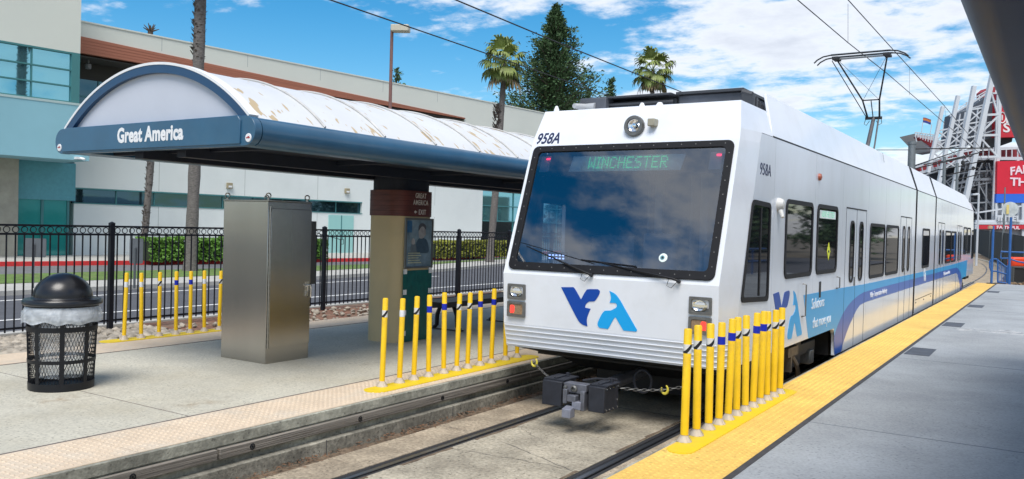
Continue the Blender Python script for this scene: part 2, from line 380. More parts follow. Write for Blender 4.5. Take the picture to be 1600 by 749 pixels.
# trackside soil strip with small uneven surface
m = MB(); nx, ny = 7, 260; vs = []
for j in range(ny+1):
    for i in range(nx+1):
        x = -1.52+.25*i/nx; y = -2+14*j/ny
        z = -.035+.03*noise.noise(Vector((x*9, y*5, 1)))+.02*noise.noise(Vector((x*25, y*25, 3)))
        if i == nx: z = -.012; x += .03*noise.noise(Vector((0, y*3, 0)))
        vs.append((x, y, z))
m.add(vs, [(j*(nx+1)+i, j*(nx+1)+i+1, (j+1)*(nx+1)+i+1, (j+1)*(nx+1)+i) for j in range(ny) for i in range(nx)])
o = struct(m, 'trackside_soil', M_dirt, smooth=True)
m = MB(); m.box(-1.52, -1.27, 12, YE, -.15, -.03); struct(m, 'trackside_gravel', M_dirt)
m = MB()
for k in range(2600):
    y = rnd.uniform(2.5, 11); x = -1.40+rnd.gauss(0, .055)+.02*math.sin(y*3); x = min(max(x, -1.51), -1.2)
    if rnd.random() > .45+.5*noise.noise(Vector((0, y*1.3, 7))): continue
    a = rnd.uniform(0, 6.28); l = rnd.uniform(.006, .028); w = l*rnd.uniform(.2, .6); z = rnd.uniform(0, .012)-.01
    ux, uy = math.cos(a), math.sin(a)
    m.add([(x-ux*l, y-uy*l, z), (x+uy*w, y-ux*w, z+.006), (x+ux*l, y+uy*l, z+rnd.uniform(0, .012)), (x-uy*w, y+ux*w, z+.003)], [(0, 1, 2, 3)])
tag(m.build('leaf_litter', pm('dead_leaves', (.16, .085, .045), .9, var=.5, vscale=30)), 'dry brown leaf litter lying along the foot of the left platform wall', 'litter', kind='stuff')

# curved track beyond the platform
def strip(name, L, Rr, z, mat, thick=None, kind='structure'):
    m = MB(); n = len(L)
    zz = z if isinstance(z, (list, tuple)) else [z]*n
    vs = [(p[0], p[1], q) for p, q in zip(L, zz)]+[(p[0], p[1], q) for p, q in zip(Rr, zz)]
    m.add(vs, [(i, n+i, n+i+1, i+1) for i in range(n-1)])
    if thick:
        b = len(m.v)
        m.add([(v[0], v[1], v[2]-thick) for v in vs], [])
        for i in range(n-1): m.f += [(i, i+1, b+i+1, b+i), (n+i+1, n+i, b+n+i, b+n+i+1)]; m.mi += [0, 0]
        m.f += [(0, b, b+n, n), (n-1, 2*n-1, b+2*n-1, b+n-1)]; m.mi += [0, 0]
    o = m.build(name, mat)
    if kind: o['kind'] = kind
    return o
arc = []
for i in range(60):
    s = i*3.2; k = 1/330.0; th = s*k
    arc.append((Vector((-(1-math.cos(th))/k, YE+math.sin(th)/k, 0)), Vector((math.cos(th), -math.sin(th)*-1*-1, 0)).normalized(), th))
def off(d): return [(p.x+math.cos(th)*d, p.y+math.sin(th)*d) for p, n_, th in arc]
strip('track_bed', off(-1.6), off(1.6), 0.0, M_slab2, .15)
for d in (-.752, .752): strip('rails', off(d-.036), off(d+.036), .012, M_rail)
strip('track_bed_edge', off(1.6), off(2.0), .05, pm('pale_kerb', (.40, .36, .29), .9, var=.2), .2)
strip('embankment', off(2.0), off(6.0), .0, pm('brown_verge', (.22, .15, .095), .95, var=.4, vscale=1, dirt=(.10, .12, .05), dirt_amt=.6, dirt_scale=.4))
strip('embankment', off(-8.0), off(-1.6), -.05, M_dirt)

# ---- left platform
PZ = .35
m = MB(); m.box(-5.95, -2.27, -6, 40, -.15, PZ); struct(m, 'platform', M_plat)
m = MB(); m.box(-2.27, -1.555, -6, 40, -.15, PZ-.004); m.box(-6.72, -5.95, -6, 40, -.15, PZ-.004); struct(m, 'platform_edge_base', M_curbc)
m = MB(); m.box(-1.555, -1.52, -6, 40, .26, PZ+.0); m.box(-1.60, -1.535, -6, 40, -.15, .262); struct(m, 'platform_edge', M_curbc, bevel=.006)
# tactile panels, one every 1.4 m
def domes(m, x0, x1, y0, y1, p=.060, z=PZ+.004):
    nx_ = int((x1-x0-.02)/p); ny_ = int((y1-y0)/p); ox = (x1-x0-(nx_-1)*p)/2
    ca = [(math.cos(6.2832*k/6), math.sin(6.2832*k/6)) for k in range(6)]
    for j in range(ny_):
        for i in range(nx_):
            cx, cy = x0+ox+i*p, y0+j*p
            m.add([(cx+c*.0155, cy+s_*.0155, z) for c, s_ in ca]+[(cx+c*.009, cy+s_*.009, z+.0055) for c, s_ in ca], [(k, (k+1) % 6, 6+(k+1) % 6, 6+k) for k in range(6)]+[tuple(range(6, 12))])
m = MB(); y = 3.66-1.4*6
while y < 39: m.box(-2.235, -1.556, y+.003, y+1.397, PZ-.01, PZ+.004); y += 1.4
domes(m, -2.235, -1.556, 2.6, 14.0)
struct(m, 'tactile_paving', M_tacL)
m = MB(); y = -5
while y < 39: m.box(-6.70, -5.98, y+.003, y+1.397, PZ-.01, PZ+.004); y += 1.4
struct(m, 'tactile_paving', M_tacL)
m = MB(); m.box(-2.272, -2.236, -6, 40, PZ-.01, PZ+.002); m.box(-5.98, -5.955, -6, 40, PZ-.01, PZ+.002); struct(m, 'platform_joint', M_joint2)
m = MB()
for Y in (-1.6, 4.6, 10.9, 17.0, 23): m.box(-5.95, -2.275, Y-.004, Y+.004, PZ-.01, PZ+.0015)
struct(m, 'platform_crossing_joint', M_joint2)
m = MB(); st_c = []
for cx, cy, s in ((-2.66, 5.02, 2.2), (-3.0, 7.7, 1.2), (-3.7, 4.3, 2.6)):
    pts = []
    for k in range(26):
        a = k/26*6.283; r = s*(.12+.05*noise.noise(Vector((math.cos(a)*2, math.sin(a)*2, s*5)))); pts.append((cx+r*math.cos(a)*.8, cy+r*1.9*math.sin(a)))
    b0 = len(m.v); m.add([(cx, cy, PZ+.0015)]+[(p[0], p[1], PZ+.0015) for p in pts], [(0, 1+k, 1+(k+1) % 26) for k in range(26)]); st_c.append(b0)
ms = pm('rust_stain', (.36, .22, .10), .85, var=.2)
nt, N, L, bs = nodes_of(ms)
t = N.new('ShaderNodeTexCoord'); n = N.new('ShaderNodeTexNoise'); n.inputs['Scale'].default_value = 9; n.inputs['Detail'].default_value = 8; L(t.outputs['Object'], n.inputs['Vector'])
r = N.new('ShaderNodeValToRGB'); r.color_ramp.elements[0].position = .45; r.color_ramp.elements[1].position = .75; r.color_ramp.elements[0].color = (0, 0, 0, 1); r.color_ramp.elements[1].color = (.4, .4, .4, 1)
L(n.outputs['Fac'], r.inputs[0])
mpg = N.new('ShaderNodeVectorMath'); mpg.operation = 'LENGTH'
vt = N.new('ShaderNodeUVMap') if False else N.new('ShaderNodeAttribute'); vt.attribute_name = 'edge_fade'
ml = N.new('ShaderNodeMath'); ml.operation = 'MULTIPLY'; L(r.outputs[0], ml.inputs[0]); L(vt.outputs['Fac'], ml.inputs[1]); L(ml.outputs[0], bs.inputs['Alpha'])
so_ = struct(m, 'rust_stain', ms); at_ = so_.data.attributes.new('edge_fade', 'FLOAT', 'POINT')
for i_ in st_c: at_.data[i_].value = 1.0
# timber rub rails and stepped concrete under the edge
wp = [(-6, -2.1), (-2.08, 1.95), (1.97, 4.30), (4.32, 9.0), (9.02, 13.5), (13.52, 18), (18.02, 24)]
for i, (a, b) in enumerate(wp):
    m = MB(); m.box(-1.535, -1.487, a, b, .165, .248)
    o = m.build('rub_rail_timber', M_wood, bevel=.006)
    tag(o, ['weathered rub timber below platform, ' + q for q in ('far off to the camera side', 'out at the near frame corner', 'shorter piece ending in a butt joint near the picture bottom', 'long piece from butt joint past yellow posts', 'piece under the train nose', 'piece alongside the front doors', 'last piece towards the far end')][i], 'timber', 'rub timbers along the left platform edge')
    mb = MB(); Y = a+.32
    while Y < b and Y < 14:
        mb.lathe((-1.487, Y, .207), [(.026, -.002), (.026, .004), (.018, .006), (.017, -.003), (.009, -.003), (.009, .006), (0, .007)], 12, AX); Y += 1.28
    if mb.v: mb.build('bolt', M_black, o)
m = MB(); m.box(-1.60, -1.455, -6, 40, -.15, .10)
o = struct(m, 'track_ledge', M_ledge, bevel=.008)
m = MB()
for Y in (2.2, 5.45, 7.35, 10.2, 13): m.box(-1.457, -1.4535, Y-.004, Y+.004, -.05, .102)
struct(m, 'ledge_joint', M_joint)

# ---- right platform
m = MB(); m.box(2.16, 9.5, -6, 38.0, -.15, PZ); struct(m, 'platform', M_platR)
m = MB(); m.box(1.455, 2.16, -6, 38.0, -.15, PZ-.004); struct(m, 'platform_edge_base', M_curbc)
m = MB(); m.box(1.44, 1.465, -6, 38.0, -.1, PZ+.0); struct(m, 'platform_edge', M_curbc)
m = MB(); y = -5.5
while y < 37.5: m.box(1.466, 2.115, y+.002, min(y+1.218, 37.98), PZ-.01, PZ+.004); y += 1.22
domes(m, 1.466, 2.115, 4.2, 17.0)
struct(m, 'tactile_paving', M_tacR)
m = MB(); m.box(2.116, 2.168, -6, 38.0, PZ-.01, PZ+.003); struct(m, 'platform_joint', M_joint)
m = MB()
for Y in (2.9, 8.0, 13.09, 18.2, 23.3, 28.4, 33.5): m.box(2.17, 9.5, Y-.006, Y+.006, PZ-.01, PZ+.0015)
struct(m, 'platform_crossing_joint', pm('grey_joint', (.14, .16, .18), .85))
for i, Y in enumerate((13.58, 18.5, 24.2, 31.5)):
    m = MB(); w, l = .34, .92
    m.ring([(-w/2, 0), (w/2, 0), (w/2, l), (-w/2, l)], [(-w/2+.02, .02), (w/2-.02, .02), (w/2-.02, l-.02), (-w/2+.02, l-.02)], (2.36, Y, PZ-.002), AX, AY, .007)
    for k in range(9): xx = 2.36-w/2+.03+k*(w-.06)/8; m.box(xx-.006, xx+.006, Y+.02, Y+l-.02, PZ-.002, PZ+.004)
    m.box(2.36-w/2+.02, 2.36+w/2-.02, Y+.02, Y+l-.02, PZ-.002, PZ+.0015)
    tag(m.build('drain_grate', pm('dark_grate', (.07, .08, .10), .6, var=.2)), ['dark drain grate in the right platform, nearest of the row beside the yellow strip', 'dark drain grate second from the camera beside the yellow strip', 'dark drain grate third from the camera beside the yellow strip', 'dark drain grate farthest away, near the blue post'][i], 'drain grate', 'drain grates along the right platform')

# ---- street beyond the fence
xs_near = [(-11.1, -60), (-11.1, 20), (-11.4, 40), (-12, 80), (-14, 200)]
kerb = [(-19.3, -60), (-19.1, 11), (-18.9, 20), (-19.8, 31), (-21.6, 39), (-31, 80), (-60, 200)]
yy = [-60, 11, 20, 31, 39, 80, 200]
def lerpx(P, y):
    for a, b in zip(P[:-1], P[1:]):
        if a[1] <= y <= b[1]: return a[0]+(b[0]-a[0])*(y-a[1])/(b[1]-a[1])
near = [(lerpx(xs_near, y), y) for y in yy]
kerb2 = [(x-2.3, y+.3) for x, y in kerb]; grassL = [(-26.5, -60), (-25.3, 13), (-24.8, 22), (-24.3, 31), (-24.6, 39), (-33, 80), (-62, 200)]
redk = [(-36, -60), (-30.9, 15), (-28.6, 25), (-27.4, 33), (-26.3, 40), (-35, 82), (-64, 202)]
redk2 = [(x-.22, y) for x, y in redk]; far = [(x-14, y) for x, y in redk]
strip('road', kerb, near, -.10, M_asph)
strip('verge', near, [(-6.72, y) for y in yy], [.0]*7, M_earth)
strip('kerb', [(x-.02, y) for x, y in near], [(x+.25, y) for x, y in near], .03, M_walk, .2)
strip('pavement', kerb2, kerb, .03, M_walk, .2)
m = MB(); rs_ = random.Random(2)
for k in range(46):
    x, y = 3.15+rs_.uniform(-.6, .9), 18.2+rs_.uniform(-.35, .35); a = rs_.uniform(-.5, .5); l = rs_.uniform(.03, .13)
    m.box(x-l, x+l, y-.02, y+.02+a*.05, PZ-.01, PZ+.0015)
struct(m, 'paint_scribble', pm('pale_scribble', (.50, .50, .50), .8))
strip('lawn', grassL, kerb2, .04, M_grass)
strip('driveway', redk, grassL, -.02, M_asph2)
strip('red_kerb', redk2, redk, .16, M_red, .25)
strip('pavement', far, redk2, .15, M_walk)
strip('road_marking', [(x, y) for x, y in [(-13.85, -20), (-13.85, 60)]], [(-13.7, -20), (-13.7, 60)], -.094, M_line)
strip('road_marking', [(-17.85, -20), (-17.85, 28)], [(-17.7, -20), (-17.7, 28)], -.094, M_line)
# ---------------------------------------------------------------- fence
M_fence = pm('fence_black', (.007, .008, .013), .45, var=.2, spec=.3)
M_foot = pm('concrete_foot', (.36, .34, .30), .9, var=.2, bump=.4)
FX = -9.2; FZ = .12
f = wempty('iron_fence', (FX, 8.1, FZ), 'black iron picket fence with a row of rings under its top rail behind the platform', 'fence')
posts = [8.1-2.43*k for k in range(5, 0, -1)]+[8.1+2.43*k for k in range(0, 14)]
for Y in posts:
    m = MB(); m.box(FX-.038, FX+.038, Y-.038, Y+.038, FZ-.1, 1.955); m.add([(FX-.045, Y-.045, 1.955), (FX+.045, Y-.045, 1.955), (FX+.045, Y+.045, 1.955), (FX-.045, Y+.045, 1.955), (FX, Y, 1.985)], [(0, 1, 4), (1, 2, 4), (2, 3, 4), (3, 0, 4)])
    m.build('fence_post', M_fence, f)
    m = MB(); m.lathe((FX, Y, FZ-.1), [(.17, 0), (.17, .11), (.15, .13), (.0, .135)], 14); m.build('post_footing', M_foot, f)
for Y in posts[:-1]:
    m = MB(); y0, y1 = Y+.038, Y+2.43-.038
    for z in (1.90, 1.765, .33): m.box(FX-.016, FX+.016, y0, y1, z-.016, z+.016)
    n = 18; d = (y1-y0)/n
    for k in range(n):
        y = y0+d*(k+.5); m.box(FX-.009, FX+.009, y-.009, y+.009, .27, 1.765)
        c = y0+d*(k+1) if k < n-1 else None
        ring = [(FX, (y)+.047*math.cos(a), 1.833+.047*math.sin(a)) for a in [6.2832*q/12 for q in range(12)]]
        m.tube(ring, .0075, 4, closed=True)
    m.build('picket_panel', M_fence, f)
# rocks and mulch between the platform and the fence
rk = random.Random(11)
ico = bmesh.new(); bmesh.ops.create_icosphere(ico, subdivisions=1, radius=1); iv = [v.co.copy() for v in ico.verts]; ifc = [tuple(v.index for v in q.verts) for q in ico.faces]; ico.free()
def rocks(n, x0, x1, y0, y1, z, smin, smax, name, mat, label, keep=None):
    m = MB()
    for k in range(n):
        x, y = rk.uniform(x0, x1), rk.uniform(y0, y1)
        if keep and not keep(x, y): continue
        s = rk.uniform(smin, smax); a = rk.uniform(0, 6.28); ca, sa = math.cos(a), math.sin(a); e = (rk.uniform(.8, 1.4), rk.uniform(.7, 1.1), rk.uniform(.5, .8)); sd_ = rk.random()*50
        vs = []
        for v in iv:
            q = 1+.35*noise.noise(v*1.3+Vector((sd_, 0, 0)))
            X_, Y_, Z_ = v.x*s*e[0]*q, v.y*s*e[1]*q, v.z*s*e[2]*q
            vs.append((x+X_*ca-Y_*sa, y+X_*sa+Y_*ca, z+s*.25+Z_))
        m.add(vs, ifc)
    return tag(m.build(name, mat, smooth=True, angle=50), label, name.split('_')[-1], kind='stuff')
M_rock = pm('river_rock', (.33, .29, .235), .85, var=.5, vscale=5, bump=.3, bscale=60)
rocks(1700, -9.1, -6.78, 2.5, 8.6, .17, .045, .11, 'river_rocks', M_rock, 'tan river rocks packed between the platform and the black fence')
rocks(420, -9.1, -6.78, 9, 22, .18, .03, .07, 'loose_stones', M_rock, 'scattered small stones on the brown mulch behind the platform')
strip('rock_bed', [(-9.7, -4), (-9.7, 8.8)], [(-6.72, -4), (-6.72, 8.8)], .16, pm('rock_bed_soil', (.20, .17, .13), .95, var=.3, vscale=8))
strip('mulch_bed', [(-9.7, 8.8), (-9.7, 40)], [(-6.72, 8.8), (-6.72, 40)], .16, pm('red_mulch', (.20, .10, .065), .95, var=.55, vscale=14, bump=1, bscale=60, dirt=(.25, .20, .14), dirt_amt=.8, dirt_scale=2))

# ---------------------------------------------------------------- flexible posts
M_yel = pm('post_yellow', (.88, .56, .008), .45, var=.08, vscale=9, dirt=(.40, .25, .05), dirt_amt=.6, dirt_scale=7, stretch=(1, 1, .5), coat=.0)
M_yelb = pm('base_yellow', (.78, .56, .01), .55, var=.07, vscale=3, dirt=(.55, .40, .06), dirt_amt=.6, dirt_scale=3)
M_boot = pm('boot_cream', (.52, .45, .37), .7, var=.15, vscale=12)
M_bblue = pm('band_blue', (.005, .02, .42), .4)
M_bwhite = pm('band_white', (.72, .74, .76), .5, var=.15, vscale=20)
def zebra():
    m = pm('band_diagonal', (.7, .7, .7), .45); nt, N, L, b = nodes_of(m)
    t = N.new('ShaderNodeTexCoord'); s = N.new('ShaderNodeSeparateXYZ'); L(t.outputs['Generated'], s.inputs[0])
    a = N.new('ShaderNodeMath'); a.operation = 'ADD'; L(s.outputs['X'], a.inputs[0]); 
    sub = N.new('ShaderNodeMath'); sub.operation = 'SUBTRACT'; L(s.outputs['Y'], sub.inputs[0]); sub.inputs[1].default_value = 0
    hh = N.new('ShaderNodeMath'); hh.operation = 'MULTIPLY'; L(s.outputs['X'], hh.inputs[0]); hh.inputs[1].default_value = 1.0
    h2 = N.new('ShaderNodeMath'); h2.operation = 'MULTIPLY'; L(s.outputs['Y'], h2.inputs[0]); h2.inputs[1].default_value = .6
    h3 = N.new('ShaderNodeMath'); h3.operation = 'ADD'; L(hh.outputs[0], h3.inputs[0]); L(h2.outputs[0], h3.inputs[1])
    h4 = N.new('ShaderNodeMath'); h4.operation = 'SUBTRACT'; L(h3.outputs[0], h4.inputs[0]); L(s.outputs['Z'], h4.inputs[1])
    h5 = N.new('ShaderNodeMath'); h5.operation = 'ABSOLUTE'; q = N.new('ShaderNodeMath'); q.operation = 'SUBTRACT'; L(h4.outputs[0], q.inputs[0]); q.inputs[1].default_value = .28; L(q.outputs[0], h5.inputs[0])
    g = N.new('ShaderNodeMath'); g.operation = 'LESS_THAN'; L(h5.outputs[0], g.inputs[0]); g.inputs[1].default_value = .27
    mx = N.new('ShaderNodeMixRGB'); L(g.outputs[0], mx.inputs[0]); mx.inputs[1].default_value = (.68, .68, .66, 1); mx.inputs[2].default_value = (.012, .012, .014, 1)
    L(mx.outputs[0], b.inputs['Base Color']); return m
M_zeb = zebra()
def make_post(h, r, band):
    e = empty('marker_post', (0, 0, 0))
    m = MB(); m.lathe((0, 0, 0), [(r*.97, .055), (r, .10), (r, h-.012), (r*.82, h-.003), (0, h)], 20); m.build('post', M_yel, e, smooth=True)
    m = MB(); m.lathe((0, 0, 0), [(.062, .0), (.060, .008), (.036, .04), (.026, .06), (.0, .062)], 16)
    for k in range(8):
        a = k*math.pi/4; d = Vector((math.cos(a), math.sin(a), 0)); q = Vector((-d.y, d.x, 0))
        m.add([d*.026+q*.005+AZ*.058, d*.026-q*.005+AZ*.058, d*.066-q*.005+AZ*.004, d*.066+q*.005+AZ*.004], [(0, 1, 2, 3)])
    m.build('boot', M_boot, e, smooth=True)
    m = MB(); bz = h-.165; m.lathe((0, 0, 0), [(r+.0004, bz-.036), (r+.0012, bz-.036), (r+.0012, bz+.036), (r+.0004, bz+.036)], 20)
    m.build('reflective_band', {'z': M_zeb, 'b': M_bblue, 'w': M_bwhite}[band], e, smooth=True)
    return e
ORD = ['nearest', 'second', 'third', 'fourth', 'fifth', 'sixth', 'seventh', 'eighth', 'ninth', 'tenth', 'eleventh', 'farthest']
BN = {'z': 'black diagonal band', 'b': 'blue band', 'w': 'white band'}
protos = {}
rb = random.Random(3)
def place_post(x, y, band, h, r, label, group):
    key = (band, h, r)
    if key not in protos: e = protos[key] = make_post(h, r, band)
    else: e = copy_tree(protos[key])
    e.location = (x, y, PZ+.012); e.rotation_euler = (R(rb.uniform(-.9, 1.1)), R(rb.uniform(-.9, 1.3)), rb.uniform(0, .6)); e.scale = (1, 1, rb.uniform(.985, 1.012)); tag(e, label, 'marker post', group)
ys = [6.52, 6.79, 7.07, 7.32, 7.56, 7.79, 8.04, 8.27, 8.50, 8.72, 8.94, 9.17]
for i, (y, bnd) in enumerate(zip(ys, 'zzzbbzzbbzzz')):
    place_post(1.525+.05*i/11, y, bnd, .925, .0335, f'{ORD[i]} post from the camera in the right-hand yellow row, {BN[bnd]}', 'yellow posts on the right platform edge')
ys = [6.66, 6.94, 7.18, 7.44, 7.72, 7.97, 8.19, 8.45, 8.70, 9.02, 9.30]
for i, (y, bnd) in enumerate(zip(ys, 'zwzbbzzbbzz')):
    nm = 'farthest' if i == 10 else ORD[i]
    place_post(-1.88, y, bnd, .925, .029, f'{nm} post in the yellow row left of the train nose, {BN[bnd]}', 'yellow posts on the left platform edge')
ys = [6.84, 7.10, 7.38, 7.66, 7.90, 8.15, 8.42, 8.68]
for i, (y, bnd) in enumerate(zip(ys, 'wwzbbwzb')):
    place_post(-6.86 if False else -6.80, y, bnd, .925, .027, f'{("leftmost" if i == 0 else ORD[i]) if i < 7 else "last"} post from left in the yellow row by the fence, {BN[bnd]}', 'yellow posts by the fence')
def base_strip(x, y0, y1, w, label, rnd0=True, z0=PZ):
    m = MB(); pts = rrect(w, y1-y0, w*.48, x, (y0+y1)/2, 8); m.poly(pts, (0, 0, z0), AX, AY, .012, .0045)
    tag(m.build('post_base_plate', M_yelb), label, 'base plate', 'yellow base plates of the post rows')
base_strip(1.60, 6.15, 9.45, .22, 'yellow base plate with round end under the right-hand row of posts')
base_strip(-1.80, 6.36, 9.6, .26, 'yellow base plate with round end under the left-hand row of posts')
base_strip(-6.80, 6.50, 9.0, .26, 'yellow base plate under the rear row of posts near the fence')

# ---------------------------------------------------------------- litter bin
M_bag = bpy.data.materials.new('clear_bag'); M_bag.use_nodes = True
nt, N, L, b = nodes_of(M_bag); b.inputs['Base Color'].default_value = (.75, .80, .85, 1); b.inputs['Roughness'].default_value = .25
tr = N.new('ShaderNodeBsdfTransparent'); mx = N.new('ShaderNodeMixShader'); out = N['Material Output']; t = N.new('ShaderNodeTexCoord')
n = N.new('ShaderNodeTexNoise'); n.inputs['Scale'].default_value = 6; n.inputs['Detail'].default_value = 3; n.inputs['Distortion'].default_value = 1.5; L(t.outputs['Object'], n.inputs['Vector'])
r = N.new('ShaderNodeMapRange'); r.inputs['From Min'].default_value = .3; r.inputs['From Max'].default_value = .75; r.inputs['To Min'].default_value = .30; r.inputs['To Max'].default_value = .66; L(n.outputs['Fac'], r.inputs[0])
L(r.outputs[0], mx.inputs[0]); L(tr.outputs[0], mx.inputs[1]); L(b.outputs[0], mx.inputs[2]); L(mx.outputs[0], out.inputs['Surface'])
BC = Vector((-4.29, 4.59, PZ))
e = wempty('litter_bin', BC, 'black steel mesh litter bin with dome lid and clear plastic liner', 'litter bin')
r0, r1, H = .285, .318, .84
def rad(z): return r0+(r1-r0)*z/H
m = MB(); NS = 60
for sgn in (1, -1):
    for k in range(NS):
        pts = []
        for j in range(9):
            z = .05+(H-.07)*j/8; a = 6.2832*(k+sgn*j*1.15)/NS; pts.append(BC+Vector((rad(z)*math.cos(a), rad(z)*math.sin(a), z)))
        m.tube(pts, .0024, 3)
m.build('mesh_basket', M_black, e)
m = MB()
for k in range(8):
    a = 6.2832*(k+.35)/8; d = Vector((math.cos(a), math.sin(a), 0)); q = Vector((-d.y, d.x, 0))
    p0 = BC+d*(rad(0)+.006); p1 = BC+d*(rad(H)+.006)+AZ*H; w = .021
    m.add([p0-q*w, p0+q*w, p1+q*w, p1-q*w, p0-q*w-d*.006, p0+q*w-d*.006, p1+q*w-d*.006, p1-q*w-d*.006], [(0, 1, 2, 3), (5, 4, 7, 6), (0, 4, 5, 1), (1, 5, 6, 2), (2, 6, 7, 3), (3, 7, 4, 0)])
for z, h in ((.0, .075), (.27, .035), (.58, .05), (H-.02, .04)):
    m.lathe(BC, [(rad(z)+.003, z), (rad(z)+.011, z), (rad(z+h)+.011, z+h), (rad(z+h)+.003, z+h)], 40)
m.lathe(BC, [(0, .02), (r0, .02), (r0, .03), (0, .03)], 40)
m.build('frame_bands', M_black, e, smooth=True)
m = MB(); nA, nZ = 60, 14; vs = []
for j in range(nZ+1):
    for k in range(nA):
        a = 6.2832*k/nA; t = j/nZ; z = H-.02-.15*t
        r = rad(H)+.012+.035*math.sin(min(1, t*1.15)*math.pi*.62)+.012*noise.noise(Vector((math.cos(a)*5, math.sin(a)*5, t*3)))*(.3+t)
        z += .05*(noise.noise(Vector((math.cos(a)*2.2, math.sin(a)*2.2, 4))))*t*1.3
        vs.append(BC+Vector((r*math.cos(a), r*math.sin(a), z)))
m.add(vs, [(j*nA+k, j*nA+(k+1) % nA, (j+1)*nA+(k+1) % nA, (j+1)*nA+k) for j in range(nZ) for k in range(nA)])
bg_ = m.build('bag_cuff', M_bag, e, smooth=True, angle=80)
m = MB(); vs = []
for j in range(15):
    for k in range(40):
        a = 6.2832*k/40; t = j/14; z = H-.04-(H-.16)*t; r = (rad(z)-.02)*(1-.18*t)+.022*noise.noise(Vector((math.cos(a)*3, math.sin(a)*3, t*6)))
        vs.append(BC+Vector((r*math.cos(a), r*math.sin(a), z)))
m.add(vs, [(j*40+k, j*40+(k+1) % 40, (j+1)*40+(k+1) % 40, (j+1)*40+k) for j in range(14) for k in range(40)]); m.f.append(tuple(range(14*40, 15*40))); m.mi.append(0)
M_bag2 = M_bag.copy(); M_bag2.name = 'thin_bag'; [setattr(n_.inputs['To Min'], 'default_value', .10) or setattr(n_.inputs['To Max'], 'default_value', .42) for n_ in M_bag2.node_tree.nodes if n_.type == 'MAP_RANGE']
m.build('bag_body', M_bag2, e, smooth=True, angle=80)
M_lid = pm('lid_black', (.010, .010, .012), .28, spec=.5)
lid = MB(); lid.lathe(BC, [(r1+.03, H-.005), (r1+.042, H+.005), (r1+.042, H+.035), (r1+.03, H+.05), (.285, H+.055), (.278, H+.07), (0, H+.07)], 48)
lo = lid.build('lid', M_lid, e, smooth=True)
m = MB(); RD = .268
prof = [(RD*math.cos(R(q)), H+.065+RD*.90*math.sin(R(q))) for q in range(0, 91, 6)]; m.lathe(BC, prof, 40); m.build('dome', M_lid, lo, smooth=True, angle=60)
m = MB(); vs = []; an0 = math.atan2(-.75, -.66)   # swing flap facing the left
for j in range(10):
    for k in range(13):
        a = an0-.85+1.7*k/12-.25; el = R(4+58*j/9); rr = RD*1.006; vs.append(BC+Vector((rr*math.cos(el)*math.cos(a), rr*math.cos(el)*math.sin(a), H+.065+rr*.90*math.sin(el))))
m.add(vs, [(j*13+k, j*13+k+1, (j+1)*13+k+1, (j+1)*13+k) for j in range(9) for k in range(12)]); m.build('flap', pm('flap_black', (.004, .004, .005), .55), lo, smooth=True, angle=60)

# ---------------------------------------------------------------- steel cabinet
M_steel = pm('brushed_steel', (.44, .425, .395), .23, metal=1.0, var=.08, vscale=1.5, bump=.04, bscale=40, stretch=(1, 1, .02)); 
nt, N, L, b = nodes_of(M_steel); pass
M_steel2 = pm('steel_trim', (.42, .41, .38), .3, metal=1.0)
x0, x1, y0, y1 = -4.69, -3.87, 6.81, 7.50
e = wempty('steel_cabinet', (-4.28, 7.15, PZ), 'tall brushed stainless steel equipment cabinet standing on the left platform', 'cabinet')
m = MB(); m.box(x0, x1, y0, y1, PZ, 2.305); m.build('cabinet_body', M_steel, e, bevel=.006)
m = MB(); m.box(x0-.006, x1+.006, y0-.006, y1+.006, 2.306, 2.322); m.build('cabinet_top', M_steel2, e, bevel=.003)
m = MB(); m.box(x1, x1+.022, y0+.03, y1-.012, PZ+.19, 2.22); d = m.build('cabinet_door', M_steel, e, bevel=.004)
m = MB(); m.cyl((x1+.012, y0+.018, PZ+.19), (x1+.012, y0+.018, 2.23), .009, n=8)
for k in range(24): z = PZ+.22+k*.072; m.cyl((x1+.012, y0+.018, z), (x1+.012, y0+.018, z+.02), .012, n=8)
m.build('piano_hinge', M_steel2, d, smooth=True)
m = MB(); m.box(x1+.022, x1+.028, y1-.10, y1-.045, 1.17, 1.32); m.cyl((x1+.028, y1-.075, 1.27), (x1+.055, y1-.075, 1.27), .014); m.tube([(x1+.05, y1-.10, 1.28), (x1+.058, y1-.05, 1.28), (x1+.055, y1-.03, 1.24), (x1+.045, y1-.025, 1.12)], .010, 8); m.box(x1+.022, x1+.045, y1-.095, y1-.07, 1.14, 1.2)
m.build('door_handle', pm('bright_steel', (.7, .7, .7), .18, metal=1), d, smooth=True)
m = MB(); m.box(x0+.15, x1-.02, y1+.002, y1+.11, 1.28, 2.08); m.build('rear_box', pm('dark_steel', (.10, .10, .10), .5, metal=.8), e, bevel=.005)
for px, py in ((x0+.03, y0+.03), (x1-.04, y0+.03), (x1-.04, y1-.04), (x0+.03, y1-.04)):
    m = MB(); m.cyl((px, py, 2.322), (px, py, 2.345), .014, n=10); m.tube([(px+.026*math.cos(a), py+.026*math.cos(a)*.5, 2.372+.03*math.sin(a)) for a in [6.2832*q/14 for q in range(14)]], .008, 6, closed=True)
    m.build('lifting_eye', M_steel2, e, smooth=True)

